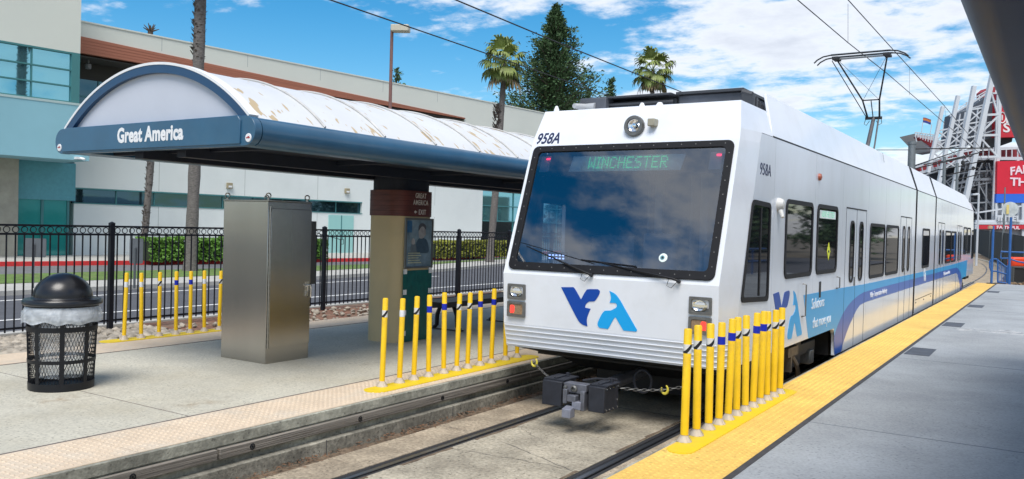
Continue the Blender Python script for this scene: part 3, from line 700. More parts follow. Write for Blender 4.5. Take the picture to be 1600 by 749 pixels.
# ---------------------------------------------------------------- bench
M_bench = pm('bench_black', (.012, .012, .016), .4)
e = wempty('bench', (-4.35, 11.8, PZ), 'black slatted metal bench without a back under the canopy', 'bench')
m = MB()
for k in range(7): xx = -4.62+k*.085; m.box(xx, xx+.06, 10.55, 13.1, .815, .84)
m.build('seat', M_bench, e, bevel=.004)
m = MB(); m.box(-4.66, -4.63, 10.5, 13.15, .76, .85); m.box(-4.06, -4.03, 10.5, 13.15, .76, .85)
for Y in (10.5, 13.12): m.box(-4.66, -4.03, Y, Y+.03, .76, .85)
m.build('seat_frame', M_bench, e, bevel=.004)
for Y in (11.0, 12.65):
    m = MB()
    for s in (-1, 1): m.tube([(-4.345+s*.05, Y, .79), (-4.345+s*.14, Y, .74), (-4.345+s*.20, Y, .6), (-4.345+s*.21, Y, .42), (-4.345+s*.27, Y, .372)], .036, 8)
    m.box(-4.345-.32, -4.345+.32, Y-.035, Y+.035, PZ, PZ+.02); m.build('leg', M_bench, e, smooth=True)

# ---------------------------------------------------------------- canopies
M_cblue = pm('canopy_blue', (.020, .090, .170), .36, var=.12, vscale=2, dirt=(.06, .13, .19), dirt_amt=.35, dirt_scale=1.6, coat=.25)
M_trim = pm('canopy_trim_blue', (.012, .055, .13), .35)
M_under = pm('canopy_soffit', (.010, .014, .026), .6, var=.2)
M_cwhite = pm('canopy_white', (.74, .75, .76), .5, var=.05)
M_gable = pm('gable_grey', (.50, .53, .60), .5, var=.03, vscale=2)
M_roof = pm('peeling_roof', (.62, .63, .64), .45, var=.04, vscale=2)
nt, N, L, b = nodes_of(M_roof)
t = N.new('ShaderNodeTexCoord'); mpn = N.new('ShaderNodeMapping'); mpn.inputs['Scale'].default_value = (1.6, 4.2, 1.6); L(t.outputs['Object'], mpn.inputs[0])
n = N.new('ShaderNodeTexNoise'); n.inputs['Scale'].default_value = 2.9; n.inputs['Detail'].default_value = 3; n.inputs['Roughness'].default_value = .35; L(mpn.outputs[0], n.inputs['Vector'])
n2_ = N.new('ShaderNodeTexNoise'); n2_.inputs['Scale'].default_value = .75; n2_.inputs['Detail'].default_value = 2; L(t.outputs['Object'], n2_.inputs['Vector'])
a = N.new('ShaderNodeMath'); a.operation = 'MULTIPLY_ADD'; L(n2_.outputs['Fac'], a.inputs[0]); a.inputs[1].default_value = .55; L(n.outputs['Fac'], a.inputs[2])
r = N.new('ShaderNodeValToRGB'); r.color_ramp.elements[0].position = .915; r.color_ramp.elements[1].position = .94; r.color_ramp.elements[0].color = (0, 0, 0, 1)
L(a.outputs[0], r.inputs[0]); prev = b.inputs['Base Color'].links[0].from_socket
mx = N.new('ShaderNodeMixRGB'); L(r.outputs[0], mx.inputs[0]); L(prev, mx.inputs[1]); mx.inputs[2].default_value = (.48, .37, .22, 1); L(mx.outputs[0], b.inputs['Base Color'])
def canopy(xc, hw, Y0, nb, pillars, label, gable=True, words=None):
    bay = .95; Y1 = Y0+nb*bay; zt, zb = 3.07, 2.79; rise = .62
    e = wempty('platform_canopy', (xc, Y0, PZ), label, 'canopy')
    rad_ = (hw*hw+rise*rise)/(2*rise); cz = zt+rise-rad_; th = math.asin(hw/rad_)
    prof = [(xc+rad_*math.sin(-th+2*th*i/32), cz+rad_*math.cos(-th+2*th*i/32)) for i in range(33)]
    m = MB(); vs = []
    ysr = [Y0+i*bay for i in range(nb+1)]
    for y in ysr:
        vs += [(x, y, z) for x, z in prof]
    vs2 = [(xc+(v[0]-xc)*.985, v[1], v[2]-.03) for v in vs]
    n_ = 33
    m.add(vs+vs2, []); o2 = len(vs)
    for i in range(nb):
        for k in range(32):
            a_ = i*n_+k; m.f.append((a_, a_+1, a_+n_+1, a_+n_)); m.f.append((o2+a_, o2+a_+n_, o2+a_+n_+1, o2+a_+1)); m.mi += [0, 0]
    m.build('roof_vault', M_roof, e, smooth=True, angle=60)
    m = MB()
    for y in ysr[1:-1]:
        P = [(xc+(rad_+.012)*math.sin(-th+2*th*i/32), y, cz+(rad_+.012)*math.cos(-th+2*th*i/32)) for i in range(33)]
        m.tube(P, .014, 6)
    m.build('roof_seam', pm('seam_grey', (.50, .49, .47), .5, var=.2), e, smooth=True)
    # gutters: bullnose profile on both sides
    for s in (-1, 1):
        m = MB(); P = []
        for i in range(13):
            a = R(90-180*i/12); P.append((xc+s*(hw+.0)+s*.13*math.cos(a), 2.93+.14*math.sin(a)))
        P += [(xc+s*(hw-.25), 2.80), (xc+s*(hw-.25), 2.86), (xc+s*(hw-.04), 3.02)]
        N_ = len(P); yA, yB = Y0+.02, Y1-.02
        m.add([(x, yA, z) for x, z in P]+[(x, yB, z) for x, z in P], [(i, (i+1) % N_, N_+(i+1) % N_, N_+i) for i in range(N_)]+[tuple(range(N_)), tuple(range(N_, 2*N_))[::-1]])
        m.build('gutter', M_cblue, e, smooth=True, angle=35, fix=True)
    m = MB(); m.box(xc-hw+.2, xc+hw-.2, Y0+.08, Y1-.08, 2.855, 2.885)
    k = Y0+.4
    while k < Y1: m.box(xc-hw+.22, xc+hw-.22, k, k+.06, 2.80, 2.853); k += 1.9
    m.box(xc-.45, xc-.30, Y0+.1, Y1-.1, 2.72, 2.853); m.box(xc+.30, xc+.45, Y0+.1, Y1-.1, 2.72, 2.853)
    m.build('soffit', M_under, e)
    for ye, s in ((Y0, -1), (Y1, 1)):
        rx = AX*(-s); 
        # fascia beam with round lobes
        pts = []
        for (cx_, a0, a1) in ((hw+.0, -90, 90), (-hw, 90, 270)):
            for i in range(13):
                a = R(a0+(a1-a0)*i/12); pts.append((cx_+.145*math.cos(a), .145*math.sin(a)))
        m = MB(); m.poly(pts, (xc, ye, 2.93), rx, AZ, .085, -.0); m.build('end_lobes', M_cblue, e, bevel=.008)
        m = MB(); m.poly([(-hw+.02, -.125), (hw-.06, -.125), (hw-.06, .10), (hw-.10, .15), (-hw+.09, .15), (-hw+.02, .09)], (xc, ye, 2.93), rx, AZ, .10, .045); fb = m.build('fascia_beam', M_cblue, e, bevel=.006)
        m = MB(); arc_o = [(rad_*math.sin(-th+2*th*i/32), cz+rad_*math.cos(-th+2*th*i/32)-2.93) for i in range(33)]
        m.poly(arc_o+[(hw, .10), (-hw, .10)], (xc, ye, 2.93), rx, AZ, .0, -.03); m.build('gable_panel', M_gable, e)
        # arched trim
        m = MB(); ro, ri = rad_+.0, rad_-.085
        A = [(ro*math.sin(-th+2*th*i/40), ro*math.cos(-th+2*th*i/40)+cz-2.93) for i in range(41)]; B = [(ri*math.sin(-th+2*th*i/40), ri*math.cos(-th+2*th*i/40)+cz-2.93) for i in range(41)]
        m.poly(A+B[::-1], (xc, ye, 2.93), rx, AZ, .05, .002); m.build('arch_trim', M_trim, e)
        m = MB(); ro2 = rad_+.028
        A = [(ro2*math.sin(-th+2*th*i/40), ro2*math.cos(-th+2*th*i/40)+cz-2.93) for i in range(41)]; B = [((ro+.001)*math.sin(-th+2*th*i/40), (ro+.001)*math.cos(-th+2*th*i/40)+cz-2.93) for i in range(41)]
        m.poly(A+B[::-1], (xc, ye, 2.93), rx, AZ, .055, -.06); m.build('arch_flashing', M_cwhite, e)
        for q in (-1, 1):
            m = MB(); cpt = (xc+q*(hw+.05), ye+s*.085, 2.93-.07); m.lathe(cpt, [(.0, .006), (.040, .006), (.043, 0)], 18, AY*s); lb = m.build('badge', M_cwhite, e)
            m = MB(); m.box(cpt[0]-.026, cpt[0]+.026, cpt[1]+s*.0065, cpt[1]+s*.009, cpt[2]-.005, cpt[2]+.005); m.box(cpt[0]-.006, cpt[0]+.018, cpt[1]+s*.0065, cpt[1]+s*.0085, cpt[2]+.006, cpt[2]+.014); m.build('badge_mark', pm('mark_red', (.35, .03, .03), .5), lb)
        if words and s == -1:
            text(words, .215, M_cwhite, (xc+.10, ye-.1002, 2.882), AX, AZ, parent=fb, bold=.0085, xs=.84, name='station_name', sp=1.05)
    return e
cano = canopy(-4.12, 1.605, 5.42, 16, None, 'white barrel-vaulted canopy with peeling paint and blue gutters over the left platform', words='Great America')
M_cblue = pm('canopy_navy', (.006, .018, .055), .42, spec=.16, var=.25, vscale=1.5, dirt=(.02, .018, .02), dirt_amt=.5, dirt_scale=1.5)
canopy(5.55, 1.70, -4.0, 18, None, 'blue rounded canopy gutter hanging over the right platform close to the camera')

# pillar under the left canopy
M_beige = pm('pillar_beige', (.60, .47, .26), .55, var=.07, vscale=1.5, dirt=(.48, .39, .23), dirt_amt=.4)
M_teal = pm('teal_tile', (.006, .10, .085), .3, var=.25, vscale=7)
M_brick = pm('brown_tile', (.12, .028, .018), .45, var=.35, vscale=4, stretch=(1, 1, 5))
def pillar(Y, words, label):
    xa, xb, ya, yb = -4.55, -3.87, Y-.42, Y+.42
    e = wempty('station_pillar', ((xa+xb)/2, Y, PZ), label, 'pillar')
    def sec(gx, r=.22): return rrect(xb-xa+2*gx, yb-ya+2*gx, r, (xa+xb)/2, Y, 8)
    m = MB(); m.poly(sec(0), (0, 0, 0), AX, AY, 2.19, PZ); m.build('shaft', M_beige, e, smooth=True, angle=40)
    m = MB(); m.poly(sec(.012), (0, 0, 0), AX, AY, 2.565, 2.19)
    br = m.build('brown_header', M_brick, e, smooth=True, angle=40)
    m = MB()
    for z in (2.265, 2.34, 2.415, 2.49): m.ring(sec(.0135), sec(.008), (0, 0, z), AX, AY, .002, -.002)
    m.build('tile_joint', pm('dark_joint', (.03, .01, .008), .8), br)
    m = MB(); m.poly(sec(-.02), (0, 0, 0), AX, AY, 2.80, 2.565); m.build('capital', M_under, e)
    F = xb+.001
    m = MB(); m.box(F, F+.006, ya+.10, yb-.08, PZ+.01, 1.40); pn = m.build('tile_panel', M_teal, e)
    m = MB(); w = (yb-ya-.18)
    for k in range(14):
        z = PZ+.01+k*.0755; m.box(F+.005, F+.0075, ya+.10, yb-.08, z-.0015, z+.0015)
    for k in range(8): yy_ = ya+.10+w*k/8*1.0; m.box(F+.005, F+.0074, yy_-.0015, yy_+.0015, PZ+.01, 1.40)
    m.build('tile_grout', pm('grout', (.02, .13, .11), .8), pn)
    for s in (0, 1):
        for k in range(4):
            z = PZ+.10+k*.30; y_ = ya+.102 if s == 0 else yb-.082-.078
            m = MB(); m.box(F+.006, F+.010, y_, y_+.076, z, z+.073); m.build('white_tile', M_cwhite, pn)
    # framed notice
    m = MB(); ps = [(ya+.11, 1.43), (yb-.09, 1.43), (yb-.09, 2.165), (ya+.11, 2.165)]; inn = [(ya+.135, 1.455), (yb-.115, 1.455), (yb-.115, 2.14), (ya+.135, 2.14)]
    m.ring(ps, inn, (F, 0, 0), AY, AZ, .028); fr = m.build('poster_frame', pm('frame_grey', (.18, .18, .17), .4, metal=.6), e)
    m = MB(); m.box(F+.001, F+.012, ya+.135, yb-.115, 1.455, 2.14); po = m.build('poster', pm('poster_blue', (.17, .24, .29), .25, var=.5, vscale=3.5), e)
    X_ = F+.0125
    def shp(pts, col, name, t=0): m = MB(); m.poly(pts, (X_+t, ya+.135, 1.455), AY, AZ, .001); m.build(name, pm(name, col, .35, var=.2, vscale=14), po)
    shp([(.02, .50), (.13, .50), (.13, .67), (.02, .67)], (.03, .12, .25), 'poster_corner_box')
    shp(curve([(.22, .22), (.24, .36), (.32, .42), (.46, .40), (.52, .30), (.50, .20)], 5), (.05, .09, .13), 'poster_jacket', .0003)
    shp(curve([(.30, .42), (.28, .50), (.31, .58), (.37, .60), (.42, .56), (.43, .48), (.39, .42)], 5), (.34, .33, .33), 'poster_face', .0006)
    shp(curve([(.28, .53), (.29, .61), (.37, .64), (.45, .60), (.44, .54), (.40, .585), (.34, .585)], 5), (.07, .07, .08), 'poster_hair', .0009)
    shp([(.42, .46), (.45, .46), (.44, .55), (.41, .55)], (.28, .26, .25), 'poster_hand', .0012)
    shp(curve([(.10, .15), (.10, .26), (.14, .33), (.21, .33), (.24, .24), (.24, .14)], 5), (.13, .16, .18), 'poster_figure', .0004)
    shp(curve([(.13, .33), (.12, .38), (.16, .42), (.20, .38), (.19, .33)], 5), (.36, .35, .34), 'poster_second_face', .0008)
    for k in range(5): shp([(.05, .05+k*.035), (.05+.30-.03*(k % 3), .05+k*.035), (.35-.03*(k % 3), .064+k*.035), (.05, .064+k*.035)], (.42, .44, .30), 'poster_caption', .0015)
    if words:
        Mw = pm('sign_letters', (.75, .70, .64), .5); X2 = xb+.0125; yc = Y+.03
        text('GREAT', .105, Mw, (X2, yc, 2.462), AY, AZ, parent=br, bold=.0008, xs=.72, name='sign_lettering', sp=1.12)
        text('AMERICA', .105, Mw, (X2, yc, 2.362), AY, AZ, parent=br, bold=.0008, xs=.72, name='sign_lettering', sp=1.12)
        text('EXIT', .105, Mw, (X2, yc+.04, 2.222), AY, AZ, parent=br, bold=.0008, xs=.72, name='sign_lettering', sp=1.12)
        m = MB(); m.poly([(-.19, .035), (-.155, .06), (-.155, .042), (-.125, .042), (-.125, .028), (-.155, .028), (-.155, .01)], (X2, yc+.04, 2.222), AY, AZ, .002); m.build('sign_arrow', Mw, br)
    return e
pillar(9.62, True, 'beige pillar with brown tiled header, blue poster and green tiles holding the left canopy')
pillar(16.9, False, 'far beige canopy pillar hidden behind the nose of the train')
# ---------------------------------------------------------------- light rail train
M_w = pm('train_white', (.75, .78, .83), .3, var=.03, vscale=1.5, dirt=(.60, .61, .61), dirt_amt=.35, dirt_scale=2.2, coat=.3)
M_w2 = pm('train_side_white', (.70, .75, .82), .14, spec=.5, var=.03, vscale=.8, dirt=(.56, .58, .60), dirt_amt=.35, dirt_scale=1.1, coat=.0, stretch=(1, 1, .35))
M_rub = pm('window_rubber', (.008, .008, .010), .6, var=.2, spec=.3)
M_dark = pm('underframe_black', (.010, .010, .011), .6, var=.4, vscale=8)
M_dg = pm('roof_grey', (.075, .082, .10), .6, var=.3, vscale=4)
M_pane = pm('tinted_pane', (.008, .010, .014), .03, spec=.5, coat=0.0)
M_lb = pm('livery_light_blue', (.035, .36, .72), .3, spec=.25, coat=.0, var=.05, vscale=1)
M_db = pm('livery_dark_blue', (.025, .11, .46), .3, spec=.25, coat=.0, var=.05, vscale=1)
M_vb = pm('logo_dark_blue', (.003, .06, .36), .35, spec=.3)
M_va = pm('logo_light_blue', (.01, .37, .80), .35, spec=.3)
M_seam = pm('seam_black', (.02, .022, .026), .7)
M_grey = pm('mid_grey_metal', (.16, .16, .155), .45, metal=.5, var=.2, vscale=20)
M_chr = pm('reflector_chrome', (.8, .8, .8), .08, metal=1)
M_lens = bpy.data.materials.new('clear_pane'); M_lens.use_nodes = True
nt, N, L, b = nodes_of(M_lens); b.inputs['Base Color'].default_value = (0.01, .015, .02, 1); b.inputs['Roughness'].default_value = .02; b.inputs['Specular IOR Level'].default_value = 1.0
b.inputs['Coat Weight'].default_value = 1.0; b.inputs['Coat Roughness'].default_value = 0.0; b.inputs['Coat IOR'].default_value = 1.9
tr = N.new('ShaderNodeBsdfTransparent'); tr.inputs[0].default_value = (.66, .74, .82, 1); mx = N.new('ShaderNodeMixShader'); mx.inputs[0].default_value = .22
gl = N.new('ShaderNodeBsdfGlossy'); gl.inputs['Roughness'].default_value = .0; gl.inputs['Color'].default_value = (.95, .97, 1, 1)
fn = N.new('ShaderNodeFresnel'); fn.inputs['IOR'].default_value = 2.55; L(fn.outputs[0], mx.inputs[0])
L(tr.outputs[0], mx.inputs[1]); L(gl.outputs[0], mx.inputs[2]); L(mx.outputs[0], N['Material Output'].inputs['Surface'])

T = wempty('light_rail_train', (0, 23.1, 0), 'white and blue articulated light rail train standing at the platform, front car numbered 958A', 'train')
HX = 1.325; MID = 23.1
def mir(y): return 2*MID-y
def fY(z):
    for (a, ya), (b_, yb_) in zip(LV[:-1], LV[1:]):
        if a <= z <= b_: return ya+(yb_-ya)*(z-a)/(b_-a)
LV = [(.71, 8.09), (.98, 8.03), (1.55, 8.00), (3.05, 8.53), (3.17, 8.58), (3.48, 8.72)]
XF = {.71: 1.255, .98: 1.265, 1.55: 1.27, 3.05: 1.26, 3.17: 1.25, 3.48: 1.20}
YS = {.71: 8.33, .98: 8.38, 1.55: 8.52, 3.05: 9.02, 3.17: 9.07}
cabwinR = [(8.50, 1.36), (9.48, 1.32), (9.48, 2.42), (8.80, 2.44)]

def end_shell(T, rear):
    """the raked cab end; for the rear end the same shell turned round"""
    Q = (lambda p: (p[0], p[1], p[2])) if not rear else (lambda p: (-p[0], mir(p[1]), p[2]))
    m = MB()
    def quad(a, b_, c, d): m.add([Q(a), Q(b_), Q(c), Q(d)], [(0, 1, 2, 3)])
    zs = [.71, .98, 1.55, 1.66, 2.97, 3.05, 3.17, 3.48]
    def xf(z):
        ks = sorted(XF)
        for a, b_ in zip(ks[:-1], ks[1:]):
            if a <= z <= b_: return XF[a]+(XF[b_]-XF[a])*(z-a)/(b_-a)
    def ysd(z):
        ks = sorted(YS)
        for a, b_ in zip(ks[:-1], ks[1:]):
            if a <= z <= b_: return YS[a]+(YS[b_]-YS[a])*(z-a)/(b_-a)
        return YS[3.17]
    for a, c in zip(zs[:-1], zs[1:]):
        cols = [(-1, None), (-1.15, 1), (1.15, 1), (1, None)]
        X = lambda q, z: (q[0]*xf(z) if q[1] is None else q[0])
        for p, q in zip(cols[:-1], cols[1:]):
            if abs(a-1.66) < 1e-6 and p[1] and q[1]: continue
            quad((X(p, a), fY(a), a), (X(q, a), fY(a), a), (X(q, c), fY(c), c), (X(p, c), fY(c), c))
        if c <= 3.17:
            for s in (-1, 1):
                pts = [(s*xf(a), fY(a), a), (s*HX, ysd(a), a), (s*HX, ysd(c), c), (s*xf(c), fY(c), c)]
                quad(*(pts if s > 0 else pts[::-1]))
    for s in (-1, 1):
        m.add([Q(p) for p in [(s*1.25, 8.58, 3.17), (s*HX, 9.07, 3.17), (s*HX, 9.55, 3.17), (s*1.20, 9.62, 3.48), (s*1.20, 8.72, 3.48)]], [(0, 1, 2, 3, 4)])
    quad((-1.2, 8.72, 3.48), (1.2, 8.72, 3.48), (1.2, 9.7, 3.48), (-1.2, 9.7, 3.48))
    # bottom lip
    quad((-1.255, 8.09, .71), (1.255, 8.09, .71), (1.22, 8.2, .70), (-1.22, 8.2, .70))
    sh = m.build('cab_shell', M_w, T, smooth=True, angle=12, fix=False)
    bv = sh.modifiers.new('bevel', 'BEVEL'); bv.width = .02; bv.segments = 3; bv.limit_method = 'ANGLE'; bv.angle_limit = R(14)
    # ribbed bumper
    for z in (.735, .79, .845, .90, .955):
        r = MB(); P = [(-HX-.004, YS[.71]+.02+(z-.71)*.2, z), (-1.262, fY(z)+.006, z), (-1.23, fY(z)-.010, z), (1.23, fY(z)-.010, z), (1.262, fY(z)+.006, z), (HX+.004, YS[.71]+.02+(z-.71)*.2, z)]
        r.tube([Q(p) for p in P], .006, 6); r.build('bumper_rib', M_w, sh, smooth=True, angle=60)
    return Q, sh
Qf, shellF = end_shell(T, False)
Qr, shellR = end_shell(T, True)

def side_outline(y0, y1, arch=None, slant=None):
    """outline in (y, z); arch: (ya, yb) where the skirt is cut up for the wheels"""
    P = []
    if slant: P += [(8.33, .71)]
    else: P += [(y0, .30)]
    if arch:
        a, b_ = arch
        if not slant: P += [(a, .30)]
        if not slant: P += [(a, .62), (a+.05, .70), (a+.12, .71)]
        P += [(b_-.25, .71), (b_-.12, .69), (b_-.03, .62), (b_, .50), (b_, .30)]
    P += [(y1, .30), (y1, 3.165)]
    if slant: P += [(9.07, 3.165), (8.52, 1.55)]
    else: P += [(y0, 3.165)]
    return P
def side_wall(name, outline, hole=None, rear=False):
    e = []
    for s in (-1, 1):
        m = MB(); o = outline if not rear else [(mir(y), z) for y, z in outline]
        if hole and s == -1 and not rear:
            # left wall with a real opening for the cab side window
            Y0, Y1, Z0, Z1 = 8.86, 9.42, 1.40, 2.38
            for part in ([(8.33, .71), (12.79, .71), (13.04, .50), (13.04, .30), (21.10, .30), (21.10, Z0), (8.475, Z0)],
                         [(8.475, Z0), (Y0, Z0), (Y0, Z1), (8.79, Z1), (8.52, 1.55)], [(Y1, Z0), (21.10, Z0), (21.10, Z1), (Y1, Z1)], [(8.79, Z1), (21.10, Z1), (21.10, 3.165), (9.07, 3.165)]):
                m.poly([(-y, z) for y, z in part], (-HX, 0, 0), -AY, AZ, .0, -.05)
        elif s == 1: m.poly(o, (HX, 0, 0), AY, AZ, .0, -.05)
        else: m.poly([(-y, z) for y, z in o], (-HX, 0, 0), -AY, AZ, .0, -.05)
        e.append(m)
    mm = MB()
    for q in e: mm.add(q.v, q.f)
    return mm
oA = side_outline(0, 21.10, (10.0, 13.04), True)
wA = side_wall('a', oA, hole=True); wA.box(-1.2, 1.2, 9.6, 21.17, 3.44, 3.475)
secA = wA.build('front_section', M_w2, T)
oM = side_outline(21.38, 24.84, None); wM = side_wall('m', oM); wM.box(-1.2, 1.2, 21.38, 24.84, 3.44, 3.475); secM = wM.build('middle_section', M_w2, T)
wB = side_wall('b', oA, rear=True); wB.box(-1.2, 1.2, mir(21.17), mir(9.6), 3.44, 3.475); secB = wB.build('rear_section', M_w2, T)
# bellows
for a, b_ in ((21.10, 21.38), (24.84, 25.12)):
    m = MB()
    for k in range(3):
        y = a+(b_-a)*(k+.5)/3; h = 1.323-(.02 if k == 1 else 0); m.poly([(-h, .32), (h, .32), (h, 3.18), (h-.165, 3.70), (-h+.165, 3.70), (-h, 3.18)], (0, y, 0), AX, AZ, .048, -.048)
    m.build('bellows', M_rub, T)
# roof shroud
for (a, b_, sec) in ((9.5, 21.10, secA), (21.38, 24.84, secM), (25.12, 36.7, secB)):
    for s in (-1, 1):
        m = MB(); n = 1; y0_, y1_ = a, b_
        ya2 = a+.28 if sec is secA else a; yb2 = b_-.9 if sec is secB else b_
        if sec is secB:
            P = [(y0_, 0), (y1_, 0), (y1_-.15, .22), (y1_-.55, .42), (yb2-.3, .56), (y0_, .56)]
        else: P = [(y0_, 0), (y1_, 0), (yb2, .56), (ya2, .56)]
        v = Vector((-s*.175, 0, .53)).normalized()
        m.poly([(p if s > 0 else (-p[0], p[1])) for p in P], (s*(HX-.004), 0, 3.18), AY*s if s > 0 else -AY, v, .0, -.03)
        m.build('roof_shroud', M_w, sec, bevel=.004)
    m = MB()
    for s in (-1, 1): m.box(s*(HX-.03), s*(HX+.0015), a, b_, 3.163, 3.181)
    m.build('roof_seam', M_seam, sec)
m = MB(); m.beam((1.235, 17.3, 3.2+.3), (1.17, 17.5, 3.70), .004, .008); m.build('shroud_joint', M_seam, secA)

# windscreen
ry = Vector((0, .53, 1.5)).normalized(); o0 = Vector((0, 8.00, 1.55)); sz = lambda z: (z-1.55)/ry.z
m = MB(); out = rrect(2.43, sz(3.035)-sz(1.595), .07, 0, (sz(3.035)+sz(1.595))/2, 5); inn = rrect(2.27, sz(2.965)-sz(1.68), .05, 0, (sz(2.965)+sz(1.68))/2, 5)
m.ring(out, inn, o0, AX, ry, .022, -.03); fr = m.build('windscreen_frame', M_rub, T, smooth=True, angle=40, bevel=.004)
m = MB()
for k in range(15):
    for zz_ in (1.635, 3.0): p = o0+AX*(-1.12+k*.16)+ry*sz(zz_); m.lathe(p+Vector((0, -ry.z, ry.y))*.0222, [(.0, .003), (.006, .001), (.007, 0)], 6, Vector((0, -ry.z, ry.y)))
for k in range(9):
    for s in (-1, 1): p = o0+AX*(s*1.175)+ry*(sz(1.68)+k*.155+.05); m.lathe(p+Vector((0, -ry.z, ry.y))*.0222, [(.0, .003), (.006, .001), (.007, 0)], 6, Vector((0, -ry.z, ry.y)))
m.build('frame_screw', M_grey, fr)
m = MB(); wsP = rrect(2.28, sz(2.97)-sz(1.675), .05, 0, (sz(2.97)+sz(1.675))/2); m.add([o0+AX*p[0]+ry*p[1]+Vector((0, -ry.z, ry.y))*.003 for p in wsP], [tuple(range(len(wsP)))]); ws = m.build('windscreen', M_lens, T)
nF = Vector((0, -ry.z, ry.y))
# interior of the cab
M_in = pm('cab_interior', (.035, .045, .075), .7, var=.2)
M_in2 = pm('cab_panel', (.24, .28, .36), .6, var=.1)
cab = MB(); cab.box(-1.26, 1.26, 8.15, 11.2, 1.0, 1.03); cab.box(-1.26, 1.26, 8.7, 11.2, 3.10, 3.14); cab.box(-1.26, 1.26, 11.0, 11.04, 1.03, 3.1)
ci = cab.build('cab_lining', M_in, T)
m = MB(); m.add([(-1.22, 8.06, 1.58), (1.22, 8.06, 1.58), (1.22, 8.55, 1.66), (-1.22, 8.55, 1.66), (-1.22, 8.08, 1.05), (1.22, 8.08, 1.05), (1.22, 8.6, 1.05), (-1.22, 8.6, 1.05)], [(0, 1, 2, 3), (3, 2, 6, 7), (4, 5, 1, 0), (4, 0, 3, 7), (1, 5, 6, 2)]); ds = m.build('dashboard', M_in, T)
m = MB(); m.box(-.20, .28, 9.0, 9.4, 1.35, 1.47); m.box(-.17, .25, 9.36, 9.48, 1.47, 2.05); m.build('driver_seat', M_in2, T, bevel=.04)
m = MB(); m.box(-1.24, -.62, 10.1, 10.13, 1.03, 2.0); m.box(.35, .45, 9.9, 10.3, 1.03, 3.1); m.box(-.25, -.15, 9.9, 9.95, 1.03, 3.1)
for x in (-.55, .05, .62, .95): m.cyl((x, 10.4, 1.03), (x, 10.4, 3.1), .016, n=8)
m.build('cab_partition', M_in2, T)
m = MB(); m.tube([(.82, 8.75, 1.66), (.84, 8.7, 1.9), (.93, 8.68, 2.0), (1.02, 8.7, 1.93), (1.04, 8.75, 1.68)], .012, 8); m.build('mirror_loop', M_grey, T)
m = MB(); m.box(-.93, -.70, 8.42, 8.47, 1.70, 1.80); cn = m.build('control_screen', M_in2, T)
m = MB()
rq = random.Random(5)
for i in range(5):
    for j in range(2): m.box(-.92+i*.045, -.895+i*.045, 8.417, 8.419, 1.72+j*.035, 1.735+j*.035)
m.build('indicator_lights', pm('indicator_glow', (.2, .3, .9), .5, emit=(.35, .5, 1), estr=1.6), cn)
# sign box behind the glass
def gp(x, z, off=-.012): return o0+AX*x+ry*sz(z)+nF*off
m = MB(); m.poly([(-1.12, sz(2.70)), (1.12, sz(2.70)), (1.12, sz(2.955)), (-1.12, sz(2.955))], o0, AX, ry, -.030, -.05); vz = m.build('sun_visor', pm('visor_black', (.010, .011, .016), .5), T)
m = MB(); m.poly([(-.70, sz(2.735)), (.66, sz(2.735)), (.69, sz(2.915)), (-.67, sz(2.915))], o0, AX, ry, -.018, -.028); sg = m.build('destination_sign', pm('sign_ground', (.75, .82, .80), .4, var=.2, vscale=5), T)
FONT = {'W': ['10001','10001','10001','10101','10101','11011','10001'], 'I': ['111','010','010','010','010','010','111'], 'N': ['10001','11001','10101','10101','10011','10001','10001'],
        'C': ['01110','10001','10000','10000','10000','10001','01110'], 'H': ['10001','10001','10001','11111','10001','10001','10001'], 'E': ['11111','10000','10000','11110','10000','10000','11111'],
        'S': ['01111','10000','10000','01110','00001','00001','11110'], 'T': ['11111','00100','00100','00100','00100','00100','00100'], 'R': ['11110','10001','10001','11110','10100','10010','10001']}
m = MB(); xx = -.455; pt = .0168
for ch in 'WINCHESTER':
    g_ = FONT[ch]
    for r_, row in enumerate(g_):
        for c_, v in enumerate(row):
            if v == '1':
                x = xx+c_*pt; z = 2.892-r_*.0195; m.poly([(x, sz(z)-.0055), (x+.009, sz(z)-.0055), (x+.009, sz(z)+.0045), (x, sz(z)+.0045)], o0, AX, ry, -.015, -.017)
    xx += (len(g_[0])+1)*pt
m.build('sign_dots', pm('led_green', (.0, .35, .15), .5, emit=(.04, 1.0, .40), estr=.45), sg)
for s in (-1, 1):
    m = MB(); m.poly(rrect(.13, .20, .01, s*1.03, sz(2.83)), o0, AX, ry, -.016, -.03); lb = m.build('marker_housing', pm('marker_grey', (.40, .42, .46), .5), T)
    m = MB(); m.poly(rrect(.05, .022, .004, s*1.03+.03, sz(2.89)), o0, AX, ry, -.012, -.0155); m.build('marker_light', pm('led_red', (.7, .01, .03), .5, emit=(1, .02, .08), estr=2.0), lb)
# eye-shaped disc on the glass
m = MB(); c_ = gp(.64, 1.80, .0045)
m.lathe(c_, [(0, .004), (.045, .003), (.048, 0)], 20, nF); ey = m.build('eye_disc', pm('eye_white', (.75, .85, .82), .4), T)
m = MB(); m.lathe(c_+AX*-.006+nF*.0042, [(0, .001), (.024, .001)], 16, nF); m.build('eye_iris', pm('eye_blue', (.10, .25, .30), .4), ey)
m = MB(); m.lathe(c_+AX*-.004+nF*.0054, [(0, .001), (.012, .001)], 12, nF); m.build('eye_pupil', M_seam, ey)
